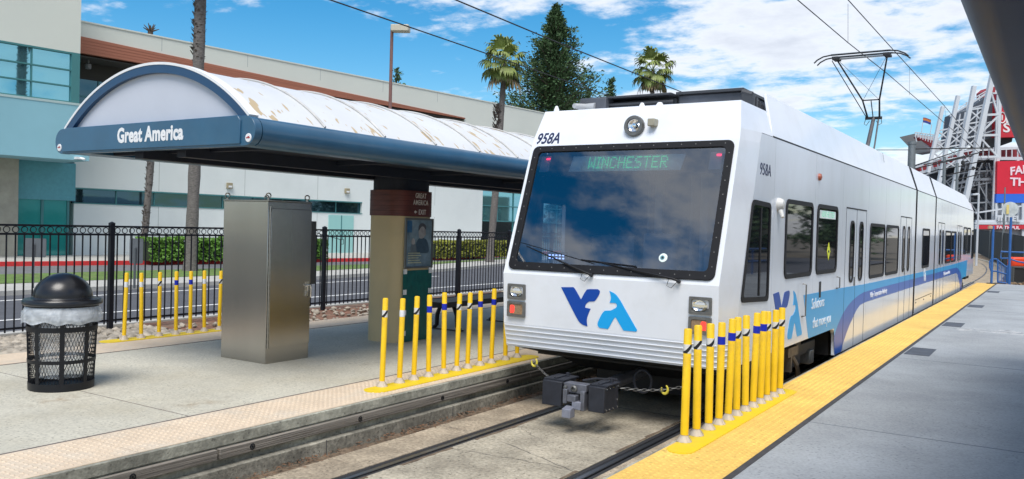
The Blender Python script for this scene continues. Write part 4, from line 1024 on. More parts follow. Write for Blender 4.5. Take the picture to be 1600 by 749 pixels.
# wipers
for (px_, pz, tx, tz, b0, b1) in ((-.13, 1.575, -1.03, 1.86, None, None), (.86, 1.565, -.16, 1.735, -.28, .42)):
    m = MB(); n_ = nF*.035
    m.tube([gp(px_, pz, .045), gp(px_-.06, pz+.015, .055), gp((px_+tx)/2, (pz+tz)/2, .04), gp(tx, tz, .012)], [.012, .013, .008, .005], 6)
    m.lathe(gp(px_, pz, .022), [(.022, 0), (.022, .03), (0, .034)], 10, nF)
    m.tube([gp(px_-.10, pz+.02, .05), gp(px_-.12, pz-.05, .03), gp(px_-.07, pz-.07, .03), gp(px_-.02, pz-.01, .03)], .003, 4)
    wp_ = m.build('wiper', M_black, T, smooth=True)
m = MB(); m.tube([gp(-.30, 1.735, .012), gp(.36, 1.695, .012)], .009, 6); m.tube([gp(-1.12, 1.90, .008), gp(-.62, 1.80, .01), gp(-.13, 1.70, .01)], .004, 5); m.build('wiper_blade', M_black, T, smooth=True)
# lamps
def lampunit(xc, zc, kind):
    m = MB(); w, h = .235, .175
    m.ring(rrect(w, h, .012, xc, zc), rrect(w-.055, h-.055, .025, xc, zc), (0, 8.018, 0), AX, AZ, .03, -.0)
    m.box(xc-.09, xc+.09, 8.012, 8.016, zc-.06, zc+.06)
    nm = 'headlight' if kind == 'h' else 'tail_light'
    fr_ = m.build(nm, M_grey, T, bevel=.004)
    if kind == 'h':
        m = MB(); m.lathe((xc-.005, 7.998, zc), [(.066, 0), (.05, -.012), (.02, -.018), (0, -.019)], 20, -AY)
        m.v = [(xc+(v[0]-xc)*1.15, v[1], zc+(v[2]-zc)*.82) for v in m.v]; m.build('reflector', M_chr, fr_, smooth=True)
        m = MB(); m.box(xc-.075, xc+.075, 7.990, 7.997, zc-.012, zc+.010); m.build('lamp_bar', pm('lamp_bar', (.55, .52, .40), .3), fr_)
    else:
        m = MB(); m.poly(rrect(.175, .115, .02, xc, zc), (0, 8.012, 0), AX, AZ, .015); m.build('amber_lens', pm('amber_lens', (.26, .17, .10), .25, var=.3, vscale=50, coat=.6), fr_)
        m = MB(); m.poly(rrect(.05, .085, .012, xc-.05 if xc < 0 else xc+.04, zc), (0, 8.0, 0), AX, AZ, .008); m.build('red_lens', pm('red_lamp', (.8, .02, .02), .3, emit=(1, .03, .02), estr=1.6), fr_)
for s in (-1, 1): lampunit(s*1.085, 1.345, 'h'); lampunit(s*1.085, 1.145, 't')
# upper face: headlight, speaker box, number
ry2 = Vector((0, .19, .43)).normalized(); n2v = Vector((0, -ry2.z, ry2.y)); o2 = Vector((0, 8.53, 3.05))
def up(x, z, t=0): return o2+AX*x+ry2*((z-3.05)/ry2.z)+n2v*t
m = MB(); m.lathe(up(.05, 3.225, .025), [(.118, 0), (.118, .04), (.108, .055), (.078, .055), (.074, .03)], 28, Vector((0, -1, .05))); hl = m.build('headlight', M_grey, T, smooth=True)
m = MB(); m.lathe(up(.05, 3.225, .04), [(.068, .012), (.05, .002), (.02, -.004), (0, -.005)], 20, Vector((0, -1, .05))); m.build('reflector', M_chr, hl, smooth=True)
m = MB(); m.lathe(up(.05, 3.225, .04), [(.0, .035), (.022, .032), (.026, .01)], 10, Vector((0, -1, .05))); m.build('bulb', M_chr, hl, smooth=True)
m = MB(); c_ = up(.27, 3.245, .05); m.obox(c_, AX, Vector((0, -1, 0)), AZ, .042, .06, .042); m.build('speaker_box', pm('box_beige', (.33, .31, .24), .6), T, bevel=.01)
text('958A', .20, pm('number_navy', (.012, .02, .07), .5), up(-1.06, 3.075, .003), AX, ry2, parent=T, xs=.74, shear=.2, bold=.004, name='fleet_number')
text('958A', .185, MATS['number_navy'], (HX+.002, 9.24, 2.72), AY, AZ, parent=T, xs=1.0, shear=.12, sp=1.08, bold=.0, name='fleet_number')
# logo from its own outline
def conv(P): return [(770+a/3.121, 420+b__/3.121) for a, b__ in P]
Vp = [(335, 90, 1), (390, 90, 1), (401, 97), (430, 150, 1), (455, 108), (468, 100), (513, 100, 1), (523, 110), (518, 128), (500, 155), (488, 160, 1), (470, 160, 1), (454, 173), (449, 190, 1), (476, 196, 1), (463, 225), (456, 250), (458, 282, 1), (430, 270), (405, 236)]
Ap = [(570, 108, 1), (600, 125), (625, 160), (642, 192), (701, 300, 1), (696, 308, 1), (640, 303, 1), (631, 297), (599, 240, 1), (590, 243), (562, 290), (553, 294, 1), (520, 290, 1), (510, 280), (510, 262), (530, 222), (545, 205, 1), (575, 204, 1), (599, 191), (605, 178), (599, 168, 1), (570, 166, 1), (577, 140)]
def tologo(P):
    P = curve(P, 5); out = []
    for a, b__ in P: q = at_y(770+a/3.121, 420+b__/3.121, 8.01); out.append((q.x, q.z))
    return out
Vl, Al = tologo(Vp), tologo(Ap)
ryl = Vector((0, -.03, .57)).normalized(); ol = Vector((0, 8.028, .98))
for P, mt in ((Vl, M_vb), (Al, M_va)):
    m = MB(); m.poly([(x, (z-.98)) for x, z in P], ol, AX, ryl, .003, -.001); m.build('logo_mark', mt, T)
for P, mt in ((Vl, M_vb), (Al, M_va)):
    m = MB(); m.poly([(9.68+(x+.52)*1.37/.91, .79+(z-1.02)*.61/.42) for x, z in P], (HX, 0, 0), AY, AZ, .003, -.001); m.build('logo_mark', mt, T)

# side livery (right side as in the photograph, left side turned round)
def liv(P, mt, name='livery_stripe', t=.002):
    for s in (1, -1):
        m = MB()
        if s == 1: m.poly(P, (HX, 0, 0), AY, AZ, t, -.001)
        else: m.poly([(-y, z) for y, z in P], (-HX, 0, 0), -AY, AZ, t, -.001)
        m.build(name, mt, T)
up_c = [(12.98, .60), (13.2, .74), (13.52, .88), (13.9, .985), (14.27, 1.05), (14.7, 1.10), (15.14, 1.13), (16, 1.135)]
lo_c = [(13.50, .305), (13.62, .42), (13.86, .56), (14.1, .68), (14.34, .77), (14.6, .87), (14.87, .93), (15.3, .95), (16, .952)]
def halves(P): return P
top = [(11.09, 1.30), (13.48, 1.285), (15.1, 1.265), (21.10, 1.25)]
liv(top+[(21.10, 1.135)]+up_c[::-1]+[(12.95, .71), (11.42, .71)], M_lb)
liv([(21.10, 1.134)]+[(y, z-.001) for y, z in up_c[::-1]]+[(13.04, .305)]+lo_c+[(21.10, .952)], M_db)
liv([(21.38, 1.25), (24.84, 1.25), (24.84, 1.135), (21.38, 1.135)], M_lb); liv([(21.38, 1.134), (24.84, 1.134), (24.84, .952), (21.38, .952)], M_db)
liv([(mir(y), z) for y, z in top+[(21.10, 1.135)]+up_c[::-1]+[(12.95, .71), (11.42, .71)]], M_lb)
liv([(mir(y), z) for y, z in [(21.10, 1.134)]+[(y, z-.001) for y, z in up_c[::-1]]+[(13.04, .305)]+lo_c+[(21.10, .952)]], M_db)
M_tx = pm('livery_text_white', (.78, .82, .86), .4)
text('Solutions', .21, M_tx, (HX+.0035, 11.52, 1.085), AY, AZ, parent=T, align='LEFT', xs=.95, shear=.12, name='slogan', bold=-.001)
text('that move you', .21, M_tx, (HX+.0035, 11.62, .825), AY, AZ, parent=T, align='LEFT', xs=.88, shear=.12, name='slogan', bold=-.001)
text('Valley Transportation Authority', .135, M_tx, (HX+.0035, 15.75, 1.005), AY, AZ, parent=T, align='LEFT', xs=1.0, shear=.15, name='slogan')
for P, mt in ((Vl, M_tx), (Al, M_tx)):
    m = MB(); m.poly([(23.1+(x)*.55, 1.00+(z-1.02)*.36/.42) for x, z in P], (HX+.002, 0, 0), AY, AZ, .0035, .0005); m.build('small_logo', mt, T)
text('Valley Transportation Authority', .135, M_tx, (HX+.0035, 27.3, 1.005), AY, AZ, parent=T, align='LEFT', xs=1.0, shear=.15, name='slogan')

# side windows and doors
def window(y0, y1, z0, z1, r=.12, cab=None, sides=(1, -1), fw_=.055):
    for s in sides:
        o_ = (s*HX, 0, 0); rx = AY*s
        cx_ = (y0+y1)/2*s; w, h = y1-y0, z1-z0; cz_ = (z0+z1)/2
        if cab:
            out = curve([(p[0]*s, p[1]) for p in cab], 1)
            A = [(p[0], p[1]) for p in cab]; c0 = (sum(p[0] for p in A)/4, sum(p[1] for p in A)/4)
            def inset(A, d):
                return [(p[0]+(c0[0]-p[0])*d/.45, p[1]+(c0[1]-p[1])*d/.52) for p in A]
            def rnd_(A, r):
                out = []
                for i in range(4):
                    p0, p1, p2 = Vector(A[i-1]), Vector(A[i]), Vector(A[(i+1) % 4]); a_ = p1+(p0-p1).normalized()*r; b_ = p1+(p2-p1).normalized()*r
                    for t in (0, .25, .5, .75, 1): q = a_*(1-t)**2+p1*2*t*(1-t)+b_*t*t; out.append((q.x*s, q.y))
                return out
            out, inn = rnd_(A, .08), rnd_(inset(A, .05), .05)
        else: out, inn = rrect(w, h, r, cx_, cz_), rrect(w-2*fw_, h-2*fw_, max(r-fw_, .03), cx_, cz_)
        m = MB(); m.ring(out, inn, o_, rx, AZ, .014, -.002); wf = m.build('window', M_rub, T, smooth=True, angle=40)
        m = MB()
        if cab and s == -1: m.add([Vector(o_)+rx*p[0]+AZ*p[1]+AX*s*.003 for p in inn], [tuple(range(len(inn)))])
        else: m.poly(inn, o_, rx, AZ, .004, .001)
        m.build('pane', M_pane if not (cab and s == -1) else M_lens, wf)
for f_ in (lambda y: y, mir):
    for (a, b_, z0, z1) in ((10.11, 11.45, 1.54, 2.50), (11.68, 12.95, 1.54, 2.50), (15.55, 17.05, 1.34, 2.31), (17.20, 18.72, 1.34, 2.31)):
        p, q = sorted((f_(a), f_(b_))); window(p, q, z0, z1)
window(22.42, 23.78, 1.34, 2.31)
window(0, 0, 0, 0, cab=cabwinR); window(0, 0, 0, 0, cab=[(mir(y), z) for y, z in cabwinR][::-1])
m = MB(); m.box(HX+.004, HX+.012, 9.10, 9.14, 1.40, 2.36); m.build('sliding_rail', M_rub, T)
def door(y0, y1):
    for s in (1, -1):
        o_ = (s*HX, 0, 0); rx = AY*s; yc = (y0+y1)/2
        m = MB(); zt = 2.50; e = .008
        for (a, b_, c, d) in ((y0-e, y0, .30, zt), (y1, y1+e, .30, zt), (yc-.005, yc+.005, .30, zt), (y0-e, y1+e, zt, zt+.022), (y0-.02, y1+.02, .26, .295)):
            m.box(s*(HX-.002), s*(HX+.0035), a, b_, c, d)
        m.box(s*(HX-.01), s*(HX+.03), y0-.03, y1+.03, .235, .28)
        dr = m.build('door', M_seam, T)
        w = (y1-y0)/2
        for k, c in enumerate((y0+w*.5+.06, y1-w*.5-.02)):
            hh = (1.34, 2.32); out = rrect(.33, hh[1]-hh[0], .13, c*s, sum(hh)/2); inn = rrect(.25, hh[1]-hh[0]-.08, .10, c*s, sum(hh)/2)
            m = MB(); m.ring(out, inn, o_, rx, AZ, .012, -.002); m.build('door_window_frame', M_rub, dr, smooth=True, angle=40)
            m = MB(); m.poly(inn, o_, rx, AZ, .004, .001); m.build('door_pane', M_pane, dr)
        m = MB(); m.box(s*(HX-.001), s*(HX+.012), yc-.10, yc-.05, 1.28, 1.42); m.build('door_button', M_grey, dr, bevel=.004)
for a, b_ in ((13.57, 15.20), (18.98, 20.55), (mir(20.55), mir(18.98)), (mir(15.20), mir(13.57))): door(a, b_)
# small side fittings
m = MB(); m.lathe((HX, 9.78, 2.42), [(.075, 0), (.075, .03), (.05, .07), (0, .08)], 14, AX); m.cyl((HX+.02, 9.78, 2.38), (HX+.07, 9.74, 2.27), .035, .02); m.build('side_speaker', pm('fitting_white', (.6, .6, .58), .5), T, smooth=True)
m = MB(); m.lathe((HX, 11.72, 2.86), [(.05, 0), (.045, .03), (0, .045)], 12, AX); m.build('side_lamp', pm('lamp_orange', (.35, .09, .05), .35), T, smooth=True)
for y, z0, z1 in ((11.02, 1.03, 1.45), (13.0, 1.30, 1.47)):
    m = MB(); m.tube([(HX+.005, y, z1), (HX+.05, y, z1-.01), (HX+.05, y, z0+.01), (HX+.005, y, z0)], .009, 6); m.box(HX, HX+.012, y-.004, y+.07, z0-.01, z0+.008); m.build('grab_handle', M_grey, T)
m = MB(); m.box(HX-.002, HX+.006, 11.93, 12.03, 1.22, 1.44); m.build('side_vent', M_seam, T)
m = MB(); m.poly([(12.42, 1.72), (12.52, 1.85), (12.42, 1.98), (12.32, 1.85)], (HX+.004, 0, 0), AY, AZ, .002); st = m.build('warning_diamond', pm('diamond_yellow', (.75, .80, .02), .5), T)
m = MB(); m.box(HX+.006, HX+.0075, 12.385, 12.455, 1.835, 1.865); m.build('diamond_mark', M_seam, st)
m = MB(); m.box(HX+.002, HX+.005, 11.82, 12.80, 2.31, 2.42); ss = m.build('side_sign', MATS['sign_ground'], T)
m = MB(); xx = 11.95
for ch in 'WINCHESTER':
    g_ = FONT[ch]
    for r_, row in enumerate(g_):
        for c_, v in enumerate(row):
            if v == '1': y = xx+c_*.0135; z = 2.405-r_*.0115; m.box(HX+.005, HX+.0065, y, y+.007, z-.0028, z+.0028)
    xx += (len(g_[0])+1)*.0135
m.build('sign_dots', pm('led_green_dim', (.05, .40, .25), .5, emit=(.05, .8, .35), estr=.5), ss)
m = MB(); m.box(HX-.001, HX+.003, 21.5, 24.6, .615, .63); 
for y in (21.6, 23.0, 24.4): m.box(HX, HX+.008, y, y+.05, .54, .57)
m.build('skirt_seam', M_seam, T)
for y in (9.62, 11.56, 13.3, 15.38, 17.12, 18.86, 26.5, 28.9, 31.0, 33.2): m = MB(); m.box(HX-.001, HX+.001, y-.002, y+.002, .72, 3.16); m.build('panel_seam', pm('panel_seam', (.35, .38, .42), .5), T)

# roof equipment
m = MB(); m.box(-1.02, -.66, 9.25, 10.6, 3.49, 3.70); m.box(-.66, .16, 9.35, 10.6, 3.49, 3.60); m.box(-.66, .16, 9.5, 9.55, 3.60, 3.68); eq = m.build('roof_equipment', M_dg, T, bevel=.01)
m = MB(); m.box(-1.04, .17, 9.3, 10.7, 3.69, 3.715); m.box(-.70, .18, 9.33, 9.36, 3.60, 3.63); m.build('equipment_cover', pm('cover_dark', (.04, .043, .05), .5), eq, bevel=.006)
m = MB(); m.box(.20, .98, 9.45, 11.0, 3.49, 3.70); eq2 = m.build('roof_equipment', M_dg, T, bevel=.02)
m = MB(); m.box(.19, 1.00, 9.40, 11.0, 3.70, 3.73)
for k in range(4): m.cyl((.98, 9.42+k*.12, 3.69-k*.03), (1.10, 9.42+k*.12, 3.65-k*.03), .03, n=8); m.box(.98, 1.12, 9.40+k*.12, 9.46+k*.12, 3.5, 3.66-k*.03)
m.build('equipment_cover', MATS['cover_dark'], eq2)
m = MB(); m.cyl((-.99, 9.05, 3.585), (-.93, 9.25, 3.59), .03, .045, n=14); m.cyl((-.93, 9.25, 3.59), (-.80, 9.25, 3.585), .045, .055, n=14); m.build('horn', pm('horn_grey', (.42, .43, .44), .4), T, smooth=True)
for x, y, r_ in ((-.06, 9.0, .035), (.14, 9.05, .05), (-1.12, 8.85, .03)):
    m = MB(); m.lathe((x, y, 3.475), [(r_*1.3, 0), (r_*1.2, .02), (r_, .05), (r_*.5, .085), (0, .09)], 12); m.build('roof_antenna', M_cwhite, T, smooth=True)
m = MB(); m.cyl((.45, 9.0, 3.475), (.45, 9.0, 3.53), .012, n=8); m.build('roof_antenna', M_grey, T)
m = MB(); m.box(-1.0, 1.0, 13, 20.8, 3.475, 3.64); m.box(-1.0, 1.0, 25.5, 33, 3.475, 3.64); m.build('roof_equipment', M_dg, T, bevel=.02)

# pantograph
PG = MB(); hz, hy = 6.40, 21.5
for dy_ in (-.16, .16):
    PG.tube([(-1.09, hy+dy_, hz-.10), (-1.02, hy+dy_, hz-.03), (-.88, hy+dy_, hz+.04), (-.72, hy+dy_, hz+.062), (.66, hy+dy_, hz+.062), (.80, hy+dy_, hz+.04), (.95, hy+dy_, hz-.03), (1.03, hy+dy_, hz-.10)], .017, 6)
pan = PG.build('pantograph', M_seam, T, smooth=True)
m = MB()
for dy_ in (-.16, .16): m.box(-.70, .64, hy+dy_-.028, hy+dy_+.028, hz+.070, hz+.085)
m.box(-.70, .64, hy-.03, hy+.03, hz-.03, hz-.0); m.build('collector_strip', pm('carbon_strip', (.22, .23, .24), .35, metal=.6), pan)
m = MB()
for s in (-1, 1):
    x0_ = -.60 if s < 0 else .55
    m.tube([(x0_, hy, hz-.01), (-.02+s*.20, 22.85, 5.55), (s*.14, 23.18, 5.13)], [.019, .021, .025], 8)
    m.box(x0_-.07, x0_+.07, hy-.2, hy+.2, hz-.035, hz+.02)
m.cyl((-.22, 22.85, 5.55), (.18, 22.85, 5.55), .016, n=8); m.cyl((-.20, 23.18, 5.13), (.20, 23.18, 5.13), .04, n=10); m.cyl((-.02, 22.87, 5.53), (-.01, 23.15, 5.15), .013, n=6)
m.cyl((-.70, hy, hz-.05), (-.16, 23.18, 5.13), .011, n=6)
m.cyl((-.60, hy, hz), (.17, 22.85, 5.55), .005, n=5); m.cyl((.55, hy, hz), (-.21, 22.85, 5.55), .005, n=5)
m.build('upper_arm', M_seam, pan, smooth=True)
m = MB(); m.tube([(0, 23.18, 5.13), (0, 22.59, 4.46), (0, 21.7, 3.62)], [.045, .05, .06], 10); m.tube([(.13, 23.1, 5.08), (.15, 22.6, 4.4), (.16, 21.95, 3.65)], .02, 8); m.build('lower_arm', pm('arm_grey', (.10, .095, .10), .5, var=.3), pan, smooth=True)
m = MB(); m.box(-.55, .55, 21.45, 22.6, 3.50, 3.60); m.build('pantograph_base', M_dg, pan)
for s in (-1, 1):
    m = MB(); P = [(s*.19, 23.16, 5.10), (s*.21, 23.1, 4.98), (s*.15, 23.05, 4.93), (s*.08, 23.08, 5.05)]; m.tube(P, .008, 5); m.build('jumper_cable', M_seam, pan)

# underframe, bogies
m = MB(); m.box(-1.2, 1.2, 8.7, 10.2, .55, .74); m.box(-1.22, 1.22, 13.1, 33.1, .28, .74); m.box(-1.2, 1.2, 36.0, 37.6, .55, .74); m.box(-.7, .7, 9.3, 10.3, .16, .56); m.box(-.75, .75, 12.75, 13.1, .16, .6); m.box(-1.2, 1.2, 10.2, 13.1, .72, .76); m.box(-1.2, 1.2, 33.1, 36.0, .72, .76); m.build('underframe_and_light_blockers', M_dark, T)  # low centre boxes are added to block light under the train nose
m = MB(); m.add([(-1.24, 8.14, .706), (1.24, 8.14, .706), (1.05, 9.0, .50), (-1.05, 9.0, .50), (-1.30, 9.6, .74), (1.30, 9.6, .74), (-1.0, 9.6, .36), (1.0, 9.6, .36), (-.9, 9.25, .36), (.9, 9.25, .36)],
                [(0, 3, 2, 1), (3, 8, 9, 2), (8, 6, 7, 9), (0, 4, 3), (3, 4, 8), (4, 6, 8), (1, 2, 5), (2, 9, 5), (9, 7, 5)]); m.build('nose_underside', M_dark, T)
for yc in (11.45, 23.1, mir(11.45)):
    m = MB()
    for s in (-1, 1):
        m.box(s*.96, s*1.12, yc-1.25, yc+1.25, .40, .56); m.box(s*.95, s*1.14, yc-.35, yc+.35, .30, .66); m.cyl((s*1.05, yc-.0, .36), (s*1.05, yc, .70), .11, n=12)
    m.box(-.95, .95, yc-.25, yc+.25, .36, .58); bg = m.build('bogie', M_dark, T, bevel=.015)
    for yw in (yc-.93, yc+.93):
        for s in (-1, 1):
            m = MB(); m.lathe((s*.69, yw, .33), [(.0, 0), (.33, 0), (.355, .02), (.335, .035), (.33, .125), (.30, .13), (.28, .09), (.12, .09), (.11, .16), (0, .16)], 28, AX*s); m.build('wheel', pm('wheel_steel', (.06, .055, .05), .5, metal=.5, var=.3), bg, smooth=True)
            m = MB(); m.box(s*.98, s*1.16, yw-.12, yw+.12, .24, .44); m.build('axle_box', M_grey, bg, bevel=.02)
m = MB(); m.box(1.05, 1.22, 10.85, 11.35, .50, .62); m.tube([(1.2, 11.1, .50), (1.24, 11.2, .38), (1.22, 11.35, .28), (1.2, 11.42, .18)], .03, 6); m.box(1.12, 1.22, 11.0, 11.05, .3, .5)
m.build('sanding_gear', pm('brownish_steel', (.16, .13, .10), .6, metal=.4, var=.4, vscale=10), T)
# coupler
M_cp = pm('coupler_grey', (.13, .135, .16), .45, metal=.3, var=.25, vscale=14)
M_cd = pm('coupler_dark', (.016, .018, .026), .6, var=.3, vscale=10)
m = MB(); m.box(-.16, .10, 7.50, 7.62, .40, .50); m.box(-.15, -.10, 7.46, 7.6, .29, .44); m.box(.05, .10, 7.46, 7.6, .24, .44); m.cyl((0, 7.6, .38), (0, 9.2, .42), .07, n=12); m.box(-.09, .01, 7.44, 7.8, .32, .39)
cp = m.build('coupler', M_cp, T, bevel=.008)
for x0_, x1_ in ((-.405, -.175), (.135, .315)):
    m = MB(); m.box(x0_, x1_, 7.48, 7.80, .245, .50); bx = m.build('coupler_box', M_cd, cp, bevel=.008)
    m = MB(); m.box(x0_-.008, x1_+.008, 7.52, 7.84, .502, .515); m.box((x0_+x1_)/2-.02, (x0_+x1_)/2+.02, 7.55, 7.86, .515, .527)
    m.cyl(((x0_+x1_)/2+.04, 7.74, .50), ((x0_+x1_)/2+.04, 7.74, .555), .02, n=10); m.build('box_lid', M_cd, cp)
    m = MB()
    for yy_ in (7.53, 7.60, 7.68, 7.78):
        for zz_ in (.27, .48): m.lathe((x1_, yy_, zz_), [(.008, 0), (.008, .006), (0, .008)], 6, AX)
    m.lathe((x1_, 7.78, .34), [(.01, 0), (.01, .008), (0, .01)], 6, AX); m.build('bolt', M_chr, cp)
m = MB(); m.lathe((-.035, 7.50, .45), [(.036, 0), (.036, .02), (.022, .03), (.022, .01), (0, .012)], 14, -AY); m.lathe((-.135, 7.50, .455), [(.018, 0), (.018, .02), (0, .025)], 10, -AY); m.build('coupler_pin', M_grey, cp, smooth=True)
m = MB(); m.add([(-.10, 7.36, .17), (0, 7.36, .17), (0, 7.46, .17), (-.10, 7.46, .17), (-.10, 7.36, .26), (0, 7.36, .26), (0, 7.46, .28), (-.10, 7.46, .28)], [(0, 3, 2, 1), (4, 5, 6, 7), (0, 1, 5, 4), (1, 2, 6, 5), (2, 3, 7, 6), (3, 0, 4, 7)]); m.box(-.03, .07, 7.44, 7.52, .25, .33)
m.build('coupler_hook', pm('coupler_light', (.22, .23, .28), .5, metal=.2, var=.2, vscale=12), cp, bevel=.006)
m = MB(); m.tube([(.36+.10*math.cos(a), 8.3, .46+.12*math.sin(a)) for a in [6.28*k/20 for k in range(21)]], .014, 6); m.build('brake_hose', M_cd, cp, smooth=True)
m = MB(); m.tube([(.2, 8.0, .5), (.05, 7.8, .52), (-.05, 7.7, .5)], .012, 6); m.build('brake_hose', M_cd, cp, smooth=True)
def chain(p, q, sag, n, nm):
    m = MB(); p, q = Vector(p), Vector(q)
    for k in range(n):
        t = (k+.5)/n; c = p.lerp(q, t)-AZ*sag*4*t*(1-t); d = (q-p).normalized(); u = (AZ if k % 2 else AY); l = (q-p).length/n*.68
        m.tube([c+d*l*math.cos(a)+u*.013*math.sin(a) for a in [6.28*j/10 for j in range(10)]], .0045, 4, closed=True)
    return m.build(nm, M_grey, cp)
M_hook = pm('hook_yellow', (.62, .52, .06), .45)
ch1 = chain((-.84, 8.05, .545), (-.42, 7.7, .47), .01, 7, 'safety_chain'); ch2 = chain((.34, 7.8, .46), (.92, 8.2, .50), .035, 16, 'safety_chain')
for c, pr in (((-.86, 8.06, .56), ch1), ((.71, 8.06, .455), ch2)):
    c = Vector(c); m = MB(); m.tube([c+Vector((.035*math.cos(a), 0, .045*math.sin(a))) for a in [R(-200+k*24) for k in range(12)]], [.008+.006*math.sin(k/11*math.pi) for k in range(12)], 6); m.build('chain_hook', M_hook, cp, smooth=True)
# ---------------------------------------------------------------- office building across the street
M_bw = pm('building_white', (.67, .71, .70), .85, var=.03, vscale=.3, dirt=(.53, .57, .56), dirt_amt=.35, dirt_scale=.35)
M_bb = pm('building_beige', (.64, .66, .60), .85, var=.03, vscale=.3)
M_bt = pm('building_teal', (.25, .48, .56), .8, var=.06, vscale=.4)
M_bd = pm('deep_teal', (.10, .32, .38), .7, var=.08)
M_br = pm('brown_band', (.38, .145, .09), .8, var=.12, vscale=3, stretch=(1, .05, 4))
M_col = pm('column_concrete', (.36, .34, .28), .9, var=.15, vscale=2, bump=.3, bscale=20)
M_mul = pm('green_mullion', (.05, .19, .20), .5)
M_gl = pm('teal_glass', (.22, .50, .58), .03, metal=.85)
M_gld = pm('dark_glass', (.05, .11, .14), .03, metal=.8)
M_gdoor = pm('door_glass_teal', (.03, .30, .28), .08, metal=.2, coat=.6)
M_sof = pm('soffit_brown', (.05, .045, .038), .9)
BP = Vector((-35.1, 24.9, .12))
B = empty('office_building', BP, R(-7), 'long white two storey office building with brown band, teal glass and a beige corner block', 'building')
# local frame: +y runs along the facade, +x faces the street
m = MB(); m.box(-24, 0, -2.7, 26.5, 0, 2.50); m.box(-24, 0, 15.0, 26.5, 2.50, 3.27); m.box(-24, 0, -2.7, 26.5, 3.27, 7.0); m.box(-24, -.35, -2.7, 15.0, 2.50, 3.27)
m.box(-24, -1.6, -2.7, 26.5, 7.0, 10.5); wl_ = m.build('wall', M_bw, B)
m = MB(); m.box(-24, 0, -2.7, 40, 10.50, 11.2); m.poly([(-2.7, 10.502), (24.3, 9.742), (24.3, 10.502)], (0, 0, 0), AY, AZ, 0, -1.5); m.box(-24, 0, 24.3, 40, 7.0, 10.502); m.box(-24, 0, 26.5, 40, 5.2, 7.0); m.box(-24, .04, -2.7, 40, 11.2, 11.27); m.build('parapet', M_bb, B)
m = MB()
m.poly([(-2.7, 9.70), (24.3, 9.66), (24.3, 9.74), (-2.7, 10.50)], (.05, 0, 0), AY, AZ, .03, -1.6)
for k in range(5): m.poly([(-2.7, 9.72+k*.155), (24.3, 9.665+k*.015), (24.3, 9.675+k*.015), (-2.7, 9.84+k*.155)], (.08, 0, 0), AY, AZ, .012, -.01)
m.build('brown_band', M_br, B)
m = MB(); m.box(-1.58, -.02, -2.7, 24.3, 9.56, 9.618); m.box(-1.598, -1.55, -2.7, 26.4, 8.72, 9.56); m.build('soffit', M_sof, B)
m = MB(); m.box(-1.59, -1.52, -2.7, 26.4, 7.02, 8.72); g1 = m.build('window', M_gld, B)
m = MB()
for k in range(14): y = -1.0+k*2.0; m.box(-1.52, -1.47, y-.03, y+.03, 7.02, 8.72)
m.box(-1.52, -1.48, -2.7, 26.4, 7.83, 7.90); m.build('mullion', M_mul, g1)
m = MB(); m.box(-.34, -.22, -2.69, 14.99, 2.51, 3.26); g2 = m.build('window', M_gld, B)
m = MB()
for k in range(9): y = -.6+k*1.95; m.box(-.22, -.18, y-.03, y+.03, 2.51, 3.26)
m.box(-.22, .0, -2.7, 15.0, 3.20, 3.269); m.box(-.22, .03, -2.7, 15.0, 2.502, 2.55); m.build('mullion', M_mul, g2)
for k, (a, b_) in enumerate(((12.35, 14.3),)):
    m = MB(); m.box(-.0, .05, a, b_, 0, 2.38); d = m.build('door', pm('pale_teal_door', (.30, .56, .54), .3, coat=.5), B)
    m = MB(); m.box(.05, .07, (a+b_)/2-.03, (a+b_)/2+.03, 0, 2.38); m.box(.05, .09, (a+b_)/2+.08, (a+b_)/2+.11, .9, 1.5); m.build('door_stile', M_mul, d)
for y, z in ((5.5, 3.80), (13.7, 3.92)):
    m = MB(); m.box(0, .16, y-.16, y+.16, z-.16, z+.16); wlg = m.build('wall_light', pm('light_bronze', (.30, .26, .17), .5), B, bevel=.02)
    m = MB(); m.box(.16, .17, y-.11, y+.11, z-.10, z+.0); m.build('light_lens', M_cwhite, wlg)
m = MB()
for y in (1.5, 6.5, 11.5, 16.5, 21.5):
    m.box(-.01, .004, y-.015, y+.015, 3.30, 6.98); m.box(-.01, .004, y-.015, y+.015, .02, 2.48); m.box(-.01, .004, y-.015, y+.015, 10.52, 11.18)
m.box(-.01, .004, -2.68, 26.4, 5.15, 5.17); m.build('wall_joint', pm('wall_joint', (.40, .43, .42), .9), B)
# glazed far end
m = MB(); m.box(-24, -.3, 26.5, 40, 0, 5.2); g3 = m.build('glazed_wall', M_gl, B)
m = MB()
for k in range(8): y = 26.6+k*1.9; m.box(-.3, -.24, y-.04, y+.04, 0, 5.2)
for z in (1.2, 2.35, 3.5, 4.65): m.box(-.3, -.22, 26.5, 40, z-.04, z+.04)
m.build('mullion', M_mul, g3)
m = MB(); m.box(-.3, -.21, 26.55, 30.2, .05, 2.30); m.build('window', pm('dark_opening', (.012, .018, .020), .15), B)
